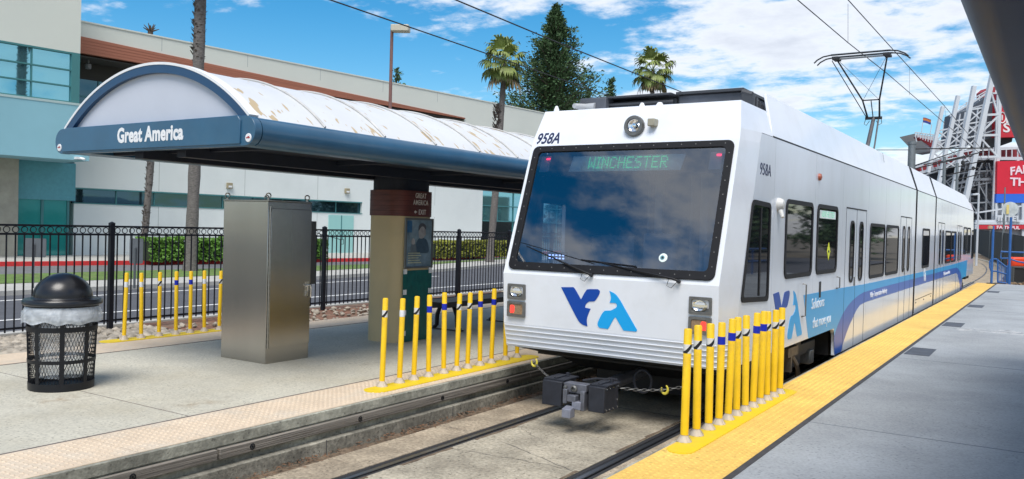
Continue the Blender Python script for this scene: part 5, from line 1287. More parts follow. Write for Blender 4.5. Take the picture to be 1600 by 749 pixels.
# corner block on the left, 3 m nearer the street
m = MB(); m.box(-24, 3.0, -26, -3.78, 9.12, 14.5); m.build('corner_block', M_bb, B)
m = MB(); m.box(-24, 2.92, -26, -3.84, 6.92, 9.04); g4 = m.build('window', M_gl, B)
m = MB(); m.box(2.92, 3.02, -26, -3.80, 9.04, 9.12); m.box(2.92, 3.0, -26, -3.80, 6.90, 6.96)
for z in (7.62, 8.33): m.box(2.92, 2.99, -26, -4.1, z-.03, z+.03)
m.box(2.80, 3.04, -4.15, -3.80, 6.92, 9.12)
for k in range(9): y = -5.75-k*2.1; m.box(2.92, 2.98, y-.025, y+.025, 6.92, 9.12)
m.build('mullion', M_mul, g4)
m = MB(); m.box(-24, 3.1, -26, -3.35, 4.38, 6.80); m.build('teal_fascia', M_bt, B)
m = MB(); m.box(-24, 3.12, -26, -3.33, 6.80, 6.90); m.build('fascia_cap', pm('fascia_cap', (.40, .52, .52), .8), B)
m = MB(); m.box(-24, .35, -8, -2.78, 2.62, 4.38); m.build('teal_panel', M_bd, B)
m = MB(); m.box(-24, .2, -5.25, -3.05, 0, 2.62); d = m.build('door', M_gdoor, B)
m = MB(); m.box(.2, .26, -4.25, -4.14, 0, 2.62); m.box(.2, .26, -5.27, -5.2, 0, 2.62); m.box(.2, .26, -3.1, -3.0, 0, 2.62); m.build('door_stile', M_mul, d)
m = MB(); m.box(-2, .9, -7.6, -5.45, 0, 4.38); m.build('column', M_col, B)
m = MB(); m.box(-24, .1, -26, -7.6, 0, 4.38); m.build('wall', M_bd, B)
m = MB(); m.box(3.1, 3.35, -4.0, -3.7, 4.42, 4.52); m.cyl((3.3, -3.85, 4.47), (3.5, -3.7, 4.42), .05); m.build('security_camera', M_cwhite, B)
m = MB(); m.cyl((-.6, -1.9, 9.56), (-.6, -1.9, 9.35), .05); m.lathe((-.6, -1.9, 9.08), [(0, 0), (.14, .03), (.16, .25), (.1, .3)], 12); m.build('soffit_camera', M_grey, B)

# ---------------------------------------------------------------- vegetation
rv = random.Random(21)
M_leaf = pm('hedge_leaf', (.12, .26, .03), .55, var=.45, vscale=1.8)
M_leafy = pm('hedge_leaf_yellow', (.24, .25, .03), .55, var=.5, vscale=2.5)
M_red_ = pm('redwood_needles', (.055, .105, .038), .7, var=.55, vscale=.7)
M_bark = pm('bark', (.085, .065, .05), .95, var=.4, vscale=6, bump=.8, bscale=30)
M_bark2 = pm('palm_bark', (.15, .135, .125), .95, var=.45, vscale=10, bump=1.0, bscale=25, stretch=(1, 1, 3))
M_boots = pm('palm_boots', (.12, .095, .08), .95, var=.5, vscale=14)
M_frond = pm('palm_frond', (.18, .225, .05), .5, var=.4, vscale=1.0)
M_frondd = pm('dead_frond', (.30, .22, .12), .8, var=.35, vscale=2)
def leafquad(m, p, n, u, l, w):
    v = n.cross(u).normalized(); m.add([p-u*l*.5, p+v*w*.5, p+u*l*.5, p-v*w*.5], [(0, 1, 2, 3)])
def rvec(): 
    while True:
        v = Vector((rv.uniform(-1, 1), rv.uniform(-1, 1), rv.uniform(-1, 1)))
        if .05 < v.length < 1: return v.normalized()
def hedge(p, q, w, h, z, mat, label, n, ls=.16):
    p, q = Vector((*p, 0)), Vector((*q, 0)); d = (q-p).normalized(); s = Vector((d.y, -d.x, 0)); Lh = (q-p).length
    m = MB()
    for k in range(n):
        t = rv.uniform(0, Lh); hh = h*(1+.10*noise.noise(Vector((t*.8, 1, 1)))+.06*noise.noise(Vector((t*3, 1, 5))))
        if rv.random() < .5: a, b_ = rv.uniform(-w/2, w/2), hh-abs(rv.gauss(0, .06))
        else: a, b_ = (w/2-abs(rv.gauss(0, .07)))*rv.choice((1, 1, -1)), rv.uniform(0, hh)
        a *= 1+.15*noise.noise(Vector((t, b_*2, 3)))
        leafquad(m, p+d*t+s*a+AZ*(z+b_), rvec(), rvec(), ls*rv.uniform(.6, 1.3), ls*.6)
    m.box(0, 0, 0, 0, 0, 0)
    o = m.build('hedge', mat)
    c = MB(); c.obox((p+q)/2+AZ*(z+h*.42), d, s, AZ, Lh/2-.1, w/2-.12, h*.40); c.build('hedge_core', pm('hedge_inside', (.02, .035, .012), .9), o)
    return tag(o, label, 'hedge')
def gz(x, y, z=.15): p = at_z(x, y, z); return (p.x, p.y)
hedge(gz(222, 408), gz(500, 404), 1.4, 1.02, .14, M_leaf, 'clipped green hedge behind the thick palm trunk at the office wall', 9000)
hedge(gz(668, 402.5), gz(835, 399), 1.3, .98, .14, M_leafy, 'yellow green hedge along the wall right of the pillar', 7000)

def frond(m, base, d, L_, droop, dead=False, fan=1.0, nseg=16):
    """one fan leaf: a petiole and a pleated fan of pointed strips that hang at their tips"""
    d = d.normalized(); p = base.copy(); pts = [p.copy()]; dd = d.copy()
    for k in range(4): dd = (dd+AZ*(-droop*.16)).normalized(); p = p+dd*L_*.13; pts.append(p.copy())
    m.m = 0; m.tube(pts, [.035, .03, .025, .02, .018], 4)
    side = dd.cross(AZ); side = side.normalized() if side.length > .05 else Vector((1, 0, 0)); nrm = side.cross(dd)
    for k in range(nseg):
        a = (-1+2*k/(nseg-1))*1.45*fan; l = L_*(.62-.16*abs(a)/1.45)*rv.uniform(.85, 1.1); w = l*.085
        q = dd*math.cos(a)+side*math.sin(a)+nrm*(.18*math.cos(a*2)); q.normalize(); s2 = q.cross(nrm).normalized()
        a0 = p; a1 = p+q*l*.5; q2 = (q-AZ*(.35+.5*droop)*rv.uniform(.6, 1.4)).normalized(); a2 = a1+q2*l*.32; q3 = (q2-AZ*(.9+droop)).normalized(); a3 = a2+q3*l*.26
        m.add([a0-s2*w*.3, a0+s2*w*.3, a1+s2*w, a1-s2*w, a2+s2*w*.7, a2-s2*w*.7, a3], [(0, 1, 2, 3), (3, 2, 4, 5), (5, 4, 6)])
def palm(base, top, r0, r1, crown, nf, label, boots=0.35, group=None, cat='palm tree', seed=1, dead=4):
    global rv
    rv = random.Random(seed)
    base, top = Vector(base), Vector(top); e = wempty('palm_tree', base, label, cat, group)
    m = MB(); n = 26; pts = []; rr = []
    for i in range(n+1):
        t = i/n; pts.append(base.lerp(top, t)+Vector((math.sin(t*3)*.05*(top-base).length/10, 0, 0))); rr.append((r0+(r1-r0)*t)*(1+.06*rv.uniform(-1, 1))*(1.35 if t < .02 else 1))
    m.tube(pts, rr, 12)
    m.build('trunk', M_bark2, e, smooth=True, angle=70)
    if boots:
        m = MB(); L_ = (top-base).length; cnt = int(L_*boots*46)
        for k in range(cnt):
            t = 1-boots*rv.random(); a = rv.uniform(0, 6.28); c = base.lerp(top, t); r = r0+(r1-r0)*t; d = Vector((math.cos(a), math.sin(a), 0)); q = Vector((-d.y, d.x, 0)); l = rv.uniform(.6, 1.2)*r1
            m.add([c+d*r*.8-q*.28*r, c+d*r*.8+q*.28*r, c+d*(r*1.05+.35*l)+q*.18*r+AZ*l*.7, c+d*(r*1.05+.35*l)-q*.18*r+AZ*l*.7], [(0, 1, 2, 3)])
        m.build('old_leaf_bases', M_boots, e)
    m = MB(); md = MB()
    for k in range(nf):
        a = k*2.39996; t = (k+.5)/nf; el = R(80-125*t); d = Vector((math.cos(a)*math.cos(el), math.sin(a)*math.cos(el), math.sin(el)))
        frond(m, top+AZ*.1, d, crown*rv.uniform(.85, 1.1), .45+1.3*t)
    m.build('crown', M_frond, e)
    for k in range(dead):
        a = rv.uniform(0, 6.28); frond(md, top-AZ*.15, Vector((math.cos(a), math.sin(a), -.5)), crown*rv.uniform(.8, 1.15), 1.4, nseg=9)
    if dead: md.build('dead_fronds', M_frondd, e)
    return e
pb = at_z(297, 424, .02); k_ = math.hypot(pb.x-CAM.x, pb.y-CAM.y); pt_ = at_d(316.5, -130, k_)
palm(pb, pt_, .235, .20, 2.6, 34, 'thick rough palm trunk rising from the street lawn out of the picture top', .42, seed=3)
pb = at_z(223, 404, .12); k_ = math.hypot(pb.x-CAM.x, pb.y-CAM.y)
palm(pb, at_d(240, 190, k_), .15, .16, 1.4, 22, 'slim shaggy leaning palm left of the thick palm trunk', .98, seed=4, dead=0)
pb = at_z(765, 409, .05); k_ = math.hypot(pb.x-CAM.x, pb.y-CAM.y); palm(pb, at_d(788, 100, k_), .22, .15, 1.55, 30, 'tall fan palm between the lamp post and the dark conifer', .0, seed=6, dead=5)
m = MB(); c0 = at_d(776.5, 206, k_); c1 = at_d(778, 168, k_)
for k in range(90):
    t = rv.random(); c = c0.lerp(c1, t); a = rv.uniform(0, 6.28); d = Vector((math.cos(a), math.sin(a), 0)); q = Vector((-d.y, d.x, 0)); m.add([c+d*.14-q*.06, c+d*.14+q*.06, c+d*.30+q*.05+AZ*.22, c+d*.30-q*.05+AZ*.22], [(0, 1, 2, 3)])
pm_ = [o for o in bpy.data.objects if o.name.startswith('palm_tree')][-1]
m.build('old_leaf_bases', M_boots, pm_)
c = at_d(1020, 112, 92); palm((c.x, c.y, 0), c, .3, .2, 2.5, 30, 'round-headed fan palm behind the train roof, right of the dark conifer', .25, seed=9, dead=7)
c = at_d(235, 50, 78); e = wempty('palm_tree', (c.x, c.y, 0), 'bare stubby palm top showing small above the white roofline at upper left', 'palm tree')
m = MB(); m.tube([(c.x, c.y, 0), c], [.3, .22], 8); m.build('trunk', M_bark, e)
m = MB()
for k in range(12): a = k*2.4; el = .1+.1*k; m.cyl(c, c+Vector((math.cos(a)*math.cos(el), math.sin(a)*math.cos(el), math.sin(el)))*.75, .09, .03, n=5)
m.build('stub_crown', M_bark, e)

def conifer(base, H, rad_, label, n=110, seed=1, low=.12, leaf=.42, dens=60, gaps=.25, sparse=False):
    global rv
    rv = random.Random(seed); base = Vector(base); e = wempty('conifer_tree', base, label, 'tree')
    m = MB(); m.tube([base, base+AZ*H*.5, base+AZ*H*.98], [H*.022, H*.013, H*.003], 10)
    br = MB(); lf = MB()
    for k in range(n):
        t = low+(1-low)*((k+rv.random())/n)**.92; a = rv.uniform(0, 6.283)
        prof = rad_*min(1, (1-t)/(1-low)*1.05)**.92*(.80+.55*noise.noise(Vector((math.cos(a)*1.6, math.sin(a)*1.6, t*7+seed))) + .25*rv.random())
        if rv.random() < gaps: prof *= .6
        p0 = base+AZ*H*t; d = Vector((math.cos(a), math.sin(a), .10-.25*(1-t)+.5*t)).normalized(); L_ = max(prof, .35)
        P = [p0+d*L_*s+AZ*(.10*L_*s*s) for s in (0, .35, .7, 1)]
        br.tube(P, [.09*L_*.3+.02, .06, .04, .015], 4)
        cnt = int(dens*(.35+L_/rad_))
        for j in range(cnt):
            s = rv.random()**.55; c = p0.lerp(P[3], s)+AZ*.10*L_*s*s; spread = .30+.20*L_*(1-abs(s-.55))
            off = Vector((rv.gauss(0, 1), rv.gauss(0, 1), rv.gauss(-.25, .6)))*spread*.5
            leafquad(lf, c+off, (rvec()+AZ*.7).normalized(), (d+rvec()*.7).normalized(), leaf*rv.uniform(.6, 1.3), leaf*.42)
    m.build('trunk', M_bark, e, smooth=True); br.build('branches', M_bark, e); lf.build('crown', M_red_, e)
    return e
c = at_d(868, 15, 92); conifer((c.x, c.y, 0), c.z+.3, 7.8, 'tall dark green conifer behind the office roof left of the train', n=520, seed=5, low=.30, leaf=.38, dens=95, gaps=.45)
c = at_d(955, 124, 110); conifer((c.x, c.y, 0), c.z, 2.3, 'small pointed conifer tip above the train roof equipment', n=90, seed=8, low=.4, leaf=.5, dens=40)
c = at_d(921, 140, 120); conifer((c.x, c.y, 0), c.z, 2.2, 'low green treetop beside the base of the dark conifer', n=70, seed=12, low=.4, leaf=.5, dens=40)
c = at_d(620, 108, 95); conifer((c.x, c.y, 0), c.z, 3.4, 'little dark pine top behind the white roofline beside the lamp pole', n=46, seed=10, low=.5, leaf=.42, dens=34, gaps=.4)

# ---------------------------------------------------------------- street furniture across the road
M_brn = pm('lamp_brown', (.20, .10, .085), .5, var=.1)
c = at_d(613, 48, 40); e = wempty('street_lamp', (c.x, c.y, 0), 'brown street lamp with a boxy beige head on its square pole', 'street lamp')
m = MB(); b0 = at_d(611, 165, 40); m.cyl((c.x-.02, c.y, 0), (c.x-.02, c.y, c.z+.10), .085, .075, n=10); m.build('pole', M_brn, e, smooth=True)
m = MB(); m.box(-.42, .42, -.26, .26, -.14, .14); m.v = [(c.x+.42+v[0]*math.cos(.5)-v[1]*math.sin(.5), c.y+v[0]*math.sin(.5)+v[1]*math.cos(.5)+.1, c.z+.05+v[2]+(.03 if v[2] > 0 else 0)) for v in m.v]; lh = m.build('lamp_head', pm('lamp_beige', (.50, .47, .38), .6), e, bevel=.03)
M_sg = pm('sign_back_grey', (.14, .15, .16), .5, metal=.5, var=.1)
for i, (xa, xb, ya, yb_, lab) in enumerate(((31, 78, 373, 402, 'wide grey back of a road sign seen through the fence at far left'), (200, 226, 373, 412, 'narrow upright grey back of a road sign beside the leaning palm trunk'))):
    D = 26.5; A = at_d(xa, yb_, D); Bq = at_d(xb, ya, D); mid = (A+Bq)/2
    e = wempty('road_sign', (mid.x, mid.y, 0), lab, 'sign', 'road signs across the street')
    d = Vector((rt.x, rt.y, 0)); w = abs((Bq-A).dot(d)); nrm = Vector((-d.y, d.x, 0))
    m = MB(); m.poly(rrect(w, abs(Bq.z-A.z), .05, 0, mid.z), (mid.x, mid.y, 0), d, AZ, .01, -.01); bd = m.build('sign_board', M_sg, e)
    m = MB(); m.box(mid.x-.03, mid.x+.03, mid.y-.06, mid.y-.02, 0, mid.z+.1); m.build('post', M_sg, e)
for (u0, u1, lab) in ((-.6, 1.7, 'thin dark stair handrail before the white wall near the teal doors'), (9.6, 12.2, 'dark stair handrail left of the pale teal door')):
    m = MB()
    ca_, sa_ = math.cos(R(-7)), math.sin(R(-7))
    def bl(x, y, z): return (BP.x+x*ca_-y*sa_, BP.y+x*sa_+y*ca_, BP.z+z)
    m.tube([bl(1.4, u0, .55+.9), bl(1.4, u1, .9), bl(1.4, u1+.25, .9), bl(1.4, u1+.25, .62), bl(1.4, u1, .62)], .022, 6)
    for u in (u0, u1): m.cyl(bl(1.4, u, 0), bl(1.4, u, 1.45 if u == u0 else .9), .02, n=6)
    tag(m.build('handrail', M_black), lab, 'handrail')

# ---------------------------------------------------------------- overhead wires
M_wire = pm('wire_black', (.02, .02, .022), .6)
def wire(pts, r, name, label, cat, group=None, k=1):
    m = MB(); m.tube(pts, r, 5); return tag(m.build(name, M_wire, smooth=True), label, cat, group)
cw = [at_z(x, y, 6.495) for x, y in ((1246, 0), (1325, 67), (1386, 115), (1480, 196))]
d0 = (cw[0]-cw[1]).normalized(); d1 = (cw[3]-cw[2]).normalized()
wire([cw[0]+d0*18]+cw+[cw[3]+d1*12, Vector((.2, 62, 6.5)), Vector((-2.2, 84, 6.5))], .011, 'contact_wire', 'lower overhead wire running over the pantograph head', 'overhead wire', 'overhead wires of the track')
mw = [at_z(x, y, 7.45) for x, y in ((1325, 0), (1391, 73), (1475, 165), (1500, 195))]
e0 = (mw[0]-mw[1]).normalized()
ms_ = wire([mw[0]+e0*24]+mw+[Vector((.25, 62, 7.4)), Vector((-2.2, 84, 7.4))], .012, 'messenger_wire', 'upper overhead wire from which the droppers hang above the pantograph', 'overhead wire', 'overhead wires of the track')
for (xa, ya, xb, yb_) in ((1325, 6, 1325, 66), (1421, 106, 1421, 149), (1476, 165, 1479, 195)):
    m = MB(); m.tube([at_z(xa, ya, 7.45), at_z(xb, yb_, 6.495)], .005, 4); m.build('dropper', M_wire, ms_)
for pts, lab in ((((516, 0), (740, 77), (952, 150)), 'thin cable crossing the sky from top left past the fan palm crown'), (((712, 0), (870, 66), (1060, 142)), 'thin cable crossing the sky over the dark conifer')):
    P = [at_z(x, y, 8.4) for x, y in pts]; P = [P[0]+(P[0]-P[1]).normalized()*25]+P+[P[2]+(P[2]-P[1]).normalized()*40]
    wire(P, .022, 'overhead_cable', lab, 'cable', 'cables over the street side')
e = wempty('catenary_pole', (-2.6, 49.6, 0), 'grey round catenary pole with cross wires standing behind the train', 'pole')
m = MB(); m.cyl((-2.6, 49.6, 0), (-2.6, 49.6, 7.1), .24, .19, n=14); m.lathe((-2.6, 49.6, 7.1), [(.22, 0), (.22, .14), (.0, .16)], 14); m.build('mast', pm('galvanised', (.22, .24, .25), .5, metal=.6, var=.15), e, smooth=True)
m = MB(); m.tube([(-14, 47, 6.85), (-2.6, 49.6, 6.8)], .02, 5); m.tube([(-2.6, 49.6, 6.85), (1.2, 49.6, 6.8)], .03, 6); m.tube([(-2.6, 49.6, 5.9), (-.2, 49.6, 6.75)], .025, 6); m.tube([(-2.6, 49.6, 5.75), (.3, 49.6, 6.42)], .03, 6); m.build('bracket_arm', M_wire, e, smooth=True)
for (x, ya, yb_, D, lab) in ((1474, 245, 330, 75, 'dark slim catenary mast left of the stadium ramps'), (1494, 255, 345, 88, 'dark slim catenary mast under the stadium ramps, right of its twin')):
    A, Bq = at_d(x, yb_, D), at_d(x+2, ya, D); e = wempty('catenary_mast', (A.x, A.y, 0), lab, 'pole', 'far catenary masts')
    m = MB(); m.cyl((A.x, A.y, 0), Bq, .16, .12, n=8); m.build('mast', MATS['galvanised'], e)
    m = MB(); m.tube([Bq+AX*-1.5+AZ*-.6, Bq+AX*.2+AZ*-.3, Bq+AX*2.6+AZ*.3], .05, 5); m.tube([Bq+AZ*-1.6+AX*-.2, Bq+AZ*-.9+AX*2.4], .05, 5); m.lathe(Bq+AX*1.3+AZ*-.5, [(0, -.2), (.14, -.1), (.14, .1), (0, .2)], 8); m.build('bracket_arm', M_wire, e)
# ---------------------------------------------------------------- stadium in the distance
M_sw = pm('stadium_white', (.55, .58, .62), .6, var=.05, vscale=.2)
M_sd = pm('stadium_dark', (.045, .055, .07), .8, var=.5, vscale=.12)
M_spn = pm('scoreboard_back', (.06, .075, .10), .7, var=.2, vscale=.2)
M_sr = pm('stadium_red', (.50, .02, .035), .55, var=.08, vscale=.2)
M_sr2 = pm('stadium_dull_red', (.30, .035, .045), .7, var=.25, vscale=.3)
M_sbl = pm('stadium_blue', (.02, .13, .62), .5)
M_let = pm('stadium_letters', (.75, .72, .72), .5)
SD = 230.0
def sp(x, y, dd=0): return at_d(x, y, SD+dd)
c = sp(1560, 400); ST = wempty('stadium', (c.x, c.y, -.16), 'distant red and white stadium with leaning white masts, dark scoreboard backs and red banners', 'stadium')
hr = Vector((rt.x, rt.y, 0)).normalized(); hf = Vector((-hr.y, hr.x, 0))
def slab(pts, name, mat, parent, dd=0, th=1.5, front=0.0):
    """upright slab: outline given by its corners in the view, set in the stadium's own facade plane"""
    o = Vector((c.x, c.y, 0))+hf*dd; P = []
    for x, y in pts:
        r = ray(x, y); t = ((o-CAM).dot(hf))/r.dot(hf); q = CAM+r*t; P.append(((q-o).dot(hr), q.z))
    m = MB(); m.poly(P, o, hr, AZ, 0, -th); return m.build(name, mat, parent)
def sbeams(segs, name, mat, parent, w=.5, dd=0, d2=1.0):
    m = MB(); o = Vector((c.x, c.y, 0))+hf*dd
    for s in segs:
        x0, y0, x1, y1 = s[:4]; ww = (s[4] if len(s) > 4 else w)*.66; Q = []
        for x, y in ((x0, y0), (x1, y1)):
            r = ray(x, y); t = ((o-CAM).dot(hf))/r.dot(hf); Q.append(CAM+r*t)
        m.beam(Q[0], Q[1], ww*d2, ww, upv=tuple(hf))
    return m.build(name, mat, parent)
for a in ((1551, 117, 1500, 352, 1.5), (1522, 135, 1483, 330, 1.3), (1497, 150, 1466, 290, 1.2), (1473, 167, 1450, 270, 1.05)):
    sbeams([a], 'mast', M_sw, ST, dd=-6)
sbeams([(1562, 143, 1554, 380, 1.1), (1559, 148, 1549, 380, .6), (1590, 250, 1590, 400, .9)], 'column', M_sw, ST, dd=-3)
slab([(1561, 146), (1540, 152), (1520, 166), (1493, 179), (1484, 232), (1520, 226), (1559, 222)], 'scoreboard', M_spn, ST, dd=2, th=5)
slab([(1558, 214), (1584, 208), (1581, 222), (1556, 231), (1530, 230), (1532, 220)], 'scoreboard_base', pm('board_base', (.025, .028, .032), .8), ST, dd=1, th=4)
bn = slab([(1563, 143), (1590, 138), (1600, 214), (1560.5, 215)], 'vertical_banner', M_sr, ST, dd=-1, th=3)
slab([(1536, 144), (1543, 138), (1556, 135), (1555, 147), (1537, 158)], 'red_cabin', M_sr2, ST, dd=8, th=3)
o_ = Vector((c.x, c.y, 0))-hf*1.0
def on(x, y, dd=0):
    o = Vector((c.x, c.y, 0))+hf*dd; r = ray(x, y); return CAM+r*(((o-CAM).dot(hf))/r.dot(hf))
for ch, y, x in (('L', 153, 1577), ('E', 167, 1574.5), ('V', 180, 1574), ('I', 192, 1573.5), ('S', 205, 1572.5)):
    text(ch, 3.0, M_let, on(x, y+1.5, -1.05), hr, AZ, parent=bn, bold=.06, ext=.05, name='banner_letter', xs=1.25)
m = MB(); q = on(1566, 184, -1.1); m.tube([q+hr*.85*math.cos(a)+AZ*1.25*math.sin(a) for a in [6.28*k/16 for k in range(16)]], .14, 4, closed=True); m.beam(q-AZ*.6, q+AZ*.6, .25); m.build('banner_emblem', M_let, bn)
# braces
sb = []
ms_l = [((1551, 117), (1500, 352)), ((1522, 135), (1483, 330)), ((1497, 150), (1466, 290)), ((1473, 167), (1450, 270))]
def mx_(i, y): (a, b_), (c_, d) = ms_l[i]; return a+(c_-a)*(y-b_)/(d-b_)
for y in (180, 212, 246): sb.append((mx_(0, y), y, 1561, y-1, .75))
sb += [(1549, 146, 1559, 180), (1559, 182, mx_(0, 210), 210), (mx_(0, 214), 214, 1558, 244), (1547, 146, 1560, 146)]
for i in (1, 2, 3):
    ys_ = {1: (172, 194, 216, 238, 262), 2: (190, 210, 230, 250, 268), 3: (205, 222, 238, 255)}[i]
    for a, b_ in zip(ys_[:-1], ys_[1:]):
        sb.append((mx_(i, a), a, mx_(i-1, a), a-4, .5)); sb.append((mx_(i, a), a, mx_(i-1, b_), b_-5, .45)); sb.append((mx_(i, b_), b_, mx_(i-1, a), a-4, .35))
sbeams(sb, 'brace', M_sw, ST, dd=-5, w=.55)
sb = []
for x in (1500, 1508, 1516, 1528, 1536, 1543): sb.append((x, 178-(x-1500)*.35, x-7, 232, .4))
for y in (165, 195, 210): sb.append((1493, y+12, 1560, y-8, .4))
sbeams(sb, 'board_frame', M_sw, ST, dd=-1.0)
sbeams([(1484, 182, 1500, 172, .4), (1500, 172, 1520, 160, .5), (1520, 160, 1546, 143, .6), (1500, 168, 1520, 155, .3), (1520, 155, 1545, 140, .3), (1510, 160, 1510, 170, .3), (1530, 149, 1530, 158, .3)], 'catwalk', M_sw, ST, dd=-1.5)
# upper deck at the left
slab([(1429, 209), (1462, 214), (1474, 226), (1466, 238), (1455, 236)], 'upper_deck', M_sw, ST, dd=6, th=8)
slab([(1433, 214), (1462, 221), (1462, 228), (1455, 230)], 'upper_deck_seats', M_sr2, ST, dd=5.6, th=2)
sb = [(1430, 207, 1466, 212, .35), (1430, 210, 1432, 222, .3)]
for k in range(9): sb.append((1430+k*4, 207+k*.6, 1430+k*4, 214+k*1.5, .25))
sbeams(sb, 'deck_railing', M_sw, ST, dd=4.5)
sbeams([(1440, 207, 1442, 191, .2), (1453, 211, 1456, 195, .2), (1475, 190, 1472, 215, .2)], 'deck_pole', M_sw, ST, dd=4)
# sloping ramps and the bowl under them
slab([(1425, 268), (1520, 240), (1560, 240), (1600, 236), (1600, 420), (1425, 420)], 'bowl', M_sd, ST, dd=6, th=20)
slab([(1436, 262), (1520, 233), (1520, 245), (1440, 272)], 'ramp_wall', M_sr2, ST, dd=3, th=2)
slab([(1524, 236), (1600, 233), (1600, 246), (1522, 249)], 'ramp_wall', M_sr2, ST, dd=3, th=2)
sbeams([(1430, 262, 1522, 231, .55), (1432, 272, 1520, 247, .9), (1520, 248, 1600, 248, 1.1), (1520, 233, 1600, 231, .7), (1432, 277, 1516, 253, .5)]+[(1527+k*9, 234, 1527+k*9, 248, .35) for k in range(9)]+[(1440+k*8, 260-k*2.7, 1442+k*8, 270-k*2.5, .3) for k in range(11)]+[(1590, 233, 1600, 248, .8)], 'ramp_rail', M_sw, ST, dd=0)
sb = [(1490, 288, 1522, 281, .8), (1522, 281, 1556, 280, .9), (1490, 296, 1555, 284, .35), (1470, 290, 1500, 268, .4), (1460, 262, 1492, 300, .35), (1500, 262, 1478, 306, .4), (1510, 255, 1500, 300, .35),
      (1530, 262, 1528, 345, .5), (1541, 285, 1540, 345, .5), (1516, 300, 1514, 352, .4), (1505, 300, 1535, 345, .35), (1515, 262, 1552, 330, .35), (1500, 318, 1556, 316, .5), (1500, 333, 1556, 330, .4), (1450, 275, 1470, 297, .4), (1535, 255, 1520, 290, .35), (1545, 255, 1552, 285, .35), (1480, 275, 1520, 268, .4), (1520, 268, 1556, 267, .4)]
for k in range(12): sb.append((1492+k*5.5, 282, 1492+k*5.5, 288, .2))
sbeams(sb, 'concourse_frame', pm('stadium_grey', (.28, .30, .33), .7), ST, dd=-1, w=.4)
rs = random.Random(8)
for k in range(34):
    x, y = rs.uniform(1462, 1553), rs.uniform(252, 330); sb.append((x, y, x+rs.uniform(-6, 14), y-rs.uniform(-3, 9), .25)) if rs.random() < .6 else sb.append((x, y, x+rs.uniform(-2, 2), y+rs.uniform(8, 18), .3))
sbeams(sb[-34:], 'concourse_frame', MATS['stadium_grey'], ST, dd=1, w=.4)
m = MB()
for k in range(70):
    x, y = rs.uniform(1495, 1555), rs.uniform(258, 345); q = on(x, y, 3); w = rs.uniform(.4, 2.2); h = rs.uniform(.2, .9); m.obox(q, hr, hf, AZ, w/2, .3, h/2)
m.build('concourse_clutter', pm('clutter_grey', (.16, .17, .19), .8, var=.7, vscale=.15), ST)
# billboard, blue band, lettering
bb = slab([(1558.5, 252), (1612, 251), (1612, 303), (1557.5, 303)], 'billboard', pm('billboard_red', (.60, .012, .035), .4, var=.10, vscale=.15), ST, dd=-4, th=1.5)
slab([(1557, 303.4), (1612, 303), (1612, 317), (1556.5, 317)], 'blue_band', M_sbl, ST, dd=-4, th=1.5)
Mp = pm('billboard_letters', (.80, .62, .68), .5)
text('FAITHFUL', 2.6, Mp, on(1578, 274, -4.1), (hr+AZ*.18).normalized(), (AZ-hr*.05).normalized(), parent=bb, align='LEFT', bold=.07, ext=.05, name='billboard_lettering', xs=1.0)
text('THEN', 2.6, Mp, on(1578, 290, -4.1), hr, AZ, parent=bb, align='LEFT', bold=.07, ext=.05, name='billboard_lettering', xs=1.15)
sbeams([(1524, 346, 1612, 346, 1.0), (1524, 333, 1612, 320, .5), (1566, 318, 1566, 346, .5), (1598, 318, 1598, 400, .9), (1556, 318, 1556, 346, .6)], 'lower_frame', M_sw, ST, dd=-4.5)
slab([(1558, 318), (1612, 318), (1612, 350), (1558, 350)], 'stand_front', pm('stand_grey', (.20, .22, .25), .8, var=.5, vscale=.3), ST, dd=-3, th=1)
sl = slab([(1524, 347), (1612, 347), (1612, 351), (1524, 351)], 'sign_ledge', M_sw, ST, dd=-5.2, th=1)
text('INTEL', 1.75, M_sw, on(1576, 345.5, -5.5), hr, AZ, parent=sl, bold=.08, ext=.2, name='ledge_lettering', xs=1.05, sp=1.1)
rb_ = slab([(1524, 351.5), (1528.5, 351.5), (1528.5, 358), (1612, 358), (1612, 351.4)][:0]+[(1529, 351.6), (1612, 351.6), (1612, 358.2), (1529, 358.2)], 'red_band', M_sr, ST, dd=-5.2, th=1)
slab([(1524, 351.6), (1528.5, 351.6), (1528.5, 358.2), (1524, 358.2)], 'white_end', M_sw, ST, dd=-5.2, th=1)
text('FAITHFUL', .98, Mp, on(1557, 357.6, -5.4), hr, AZ, parent=rb_, align='LEFT', bold=.03, ext=.05, name='band_lettering', xs=1.25)
slab([(1524, 358.5), (1640, 358.5), (1640, 372), (1524, 372)], 'wall', pm('stadium_wall', (.28, .29, .31), .8, var=.4, vscale=.3), ST, dd=-4, th=1)
# flag
fl = empty('flag', on(1442, 192, 4), 0, 'small orange and blue flag flying above the upper stadium deck', 'flag'); fp = on(1442, 192, 4); WP[fl.name] = Matrix.Translation(-fp)
for k, (z0, z1, col) in enumerate(((.0, .55, (.03, .05, .25)), (.55, 1.0, (.55, .18, .03)), (1.0, 1.25, (.25, .05, .08)))):
    m = MB(); vs = []
    for i in range(9):
        t = i/8; o = fp+hr*(t*2.0)+hf*(.18*math.sin(t*7))+AZ*(.12*math.sin(t*6)-t*.35)
        vs += [o+AZ*z0, o+AZ*z1]
    m.add(vs, [(2*i, 2*i+2, 2*i+3, 2*i+1) for i in range(8)]); m.build('flag_stripe', pm('flag_colour_%s' % ('blue', 'orange', 'red')[k], col, .7), fl)

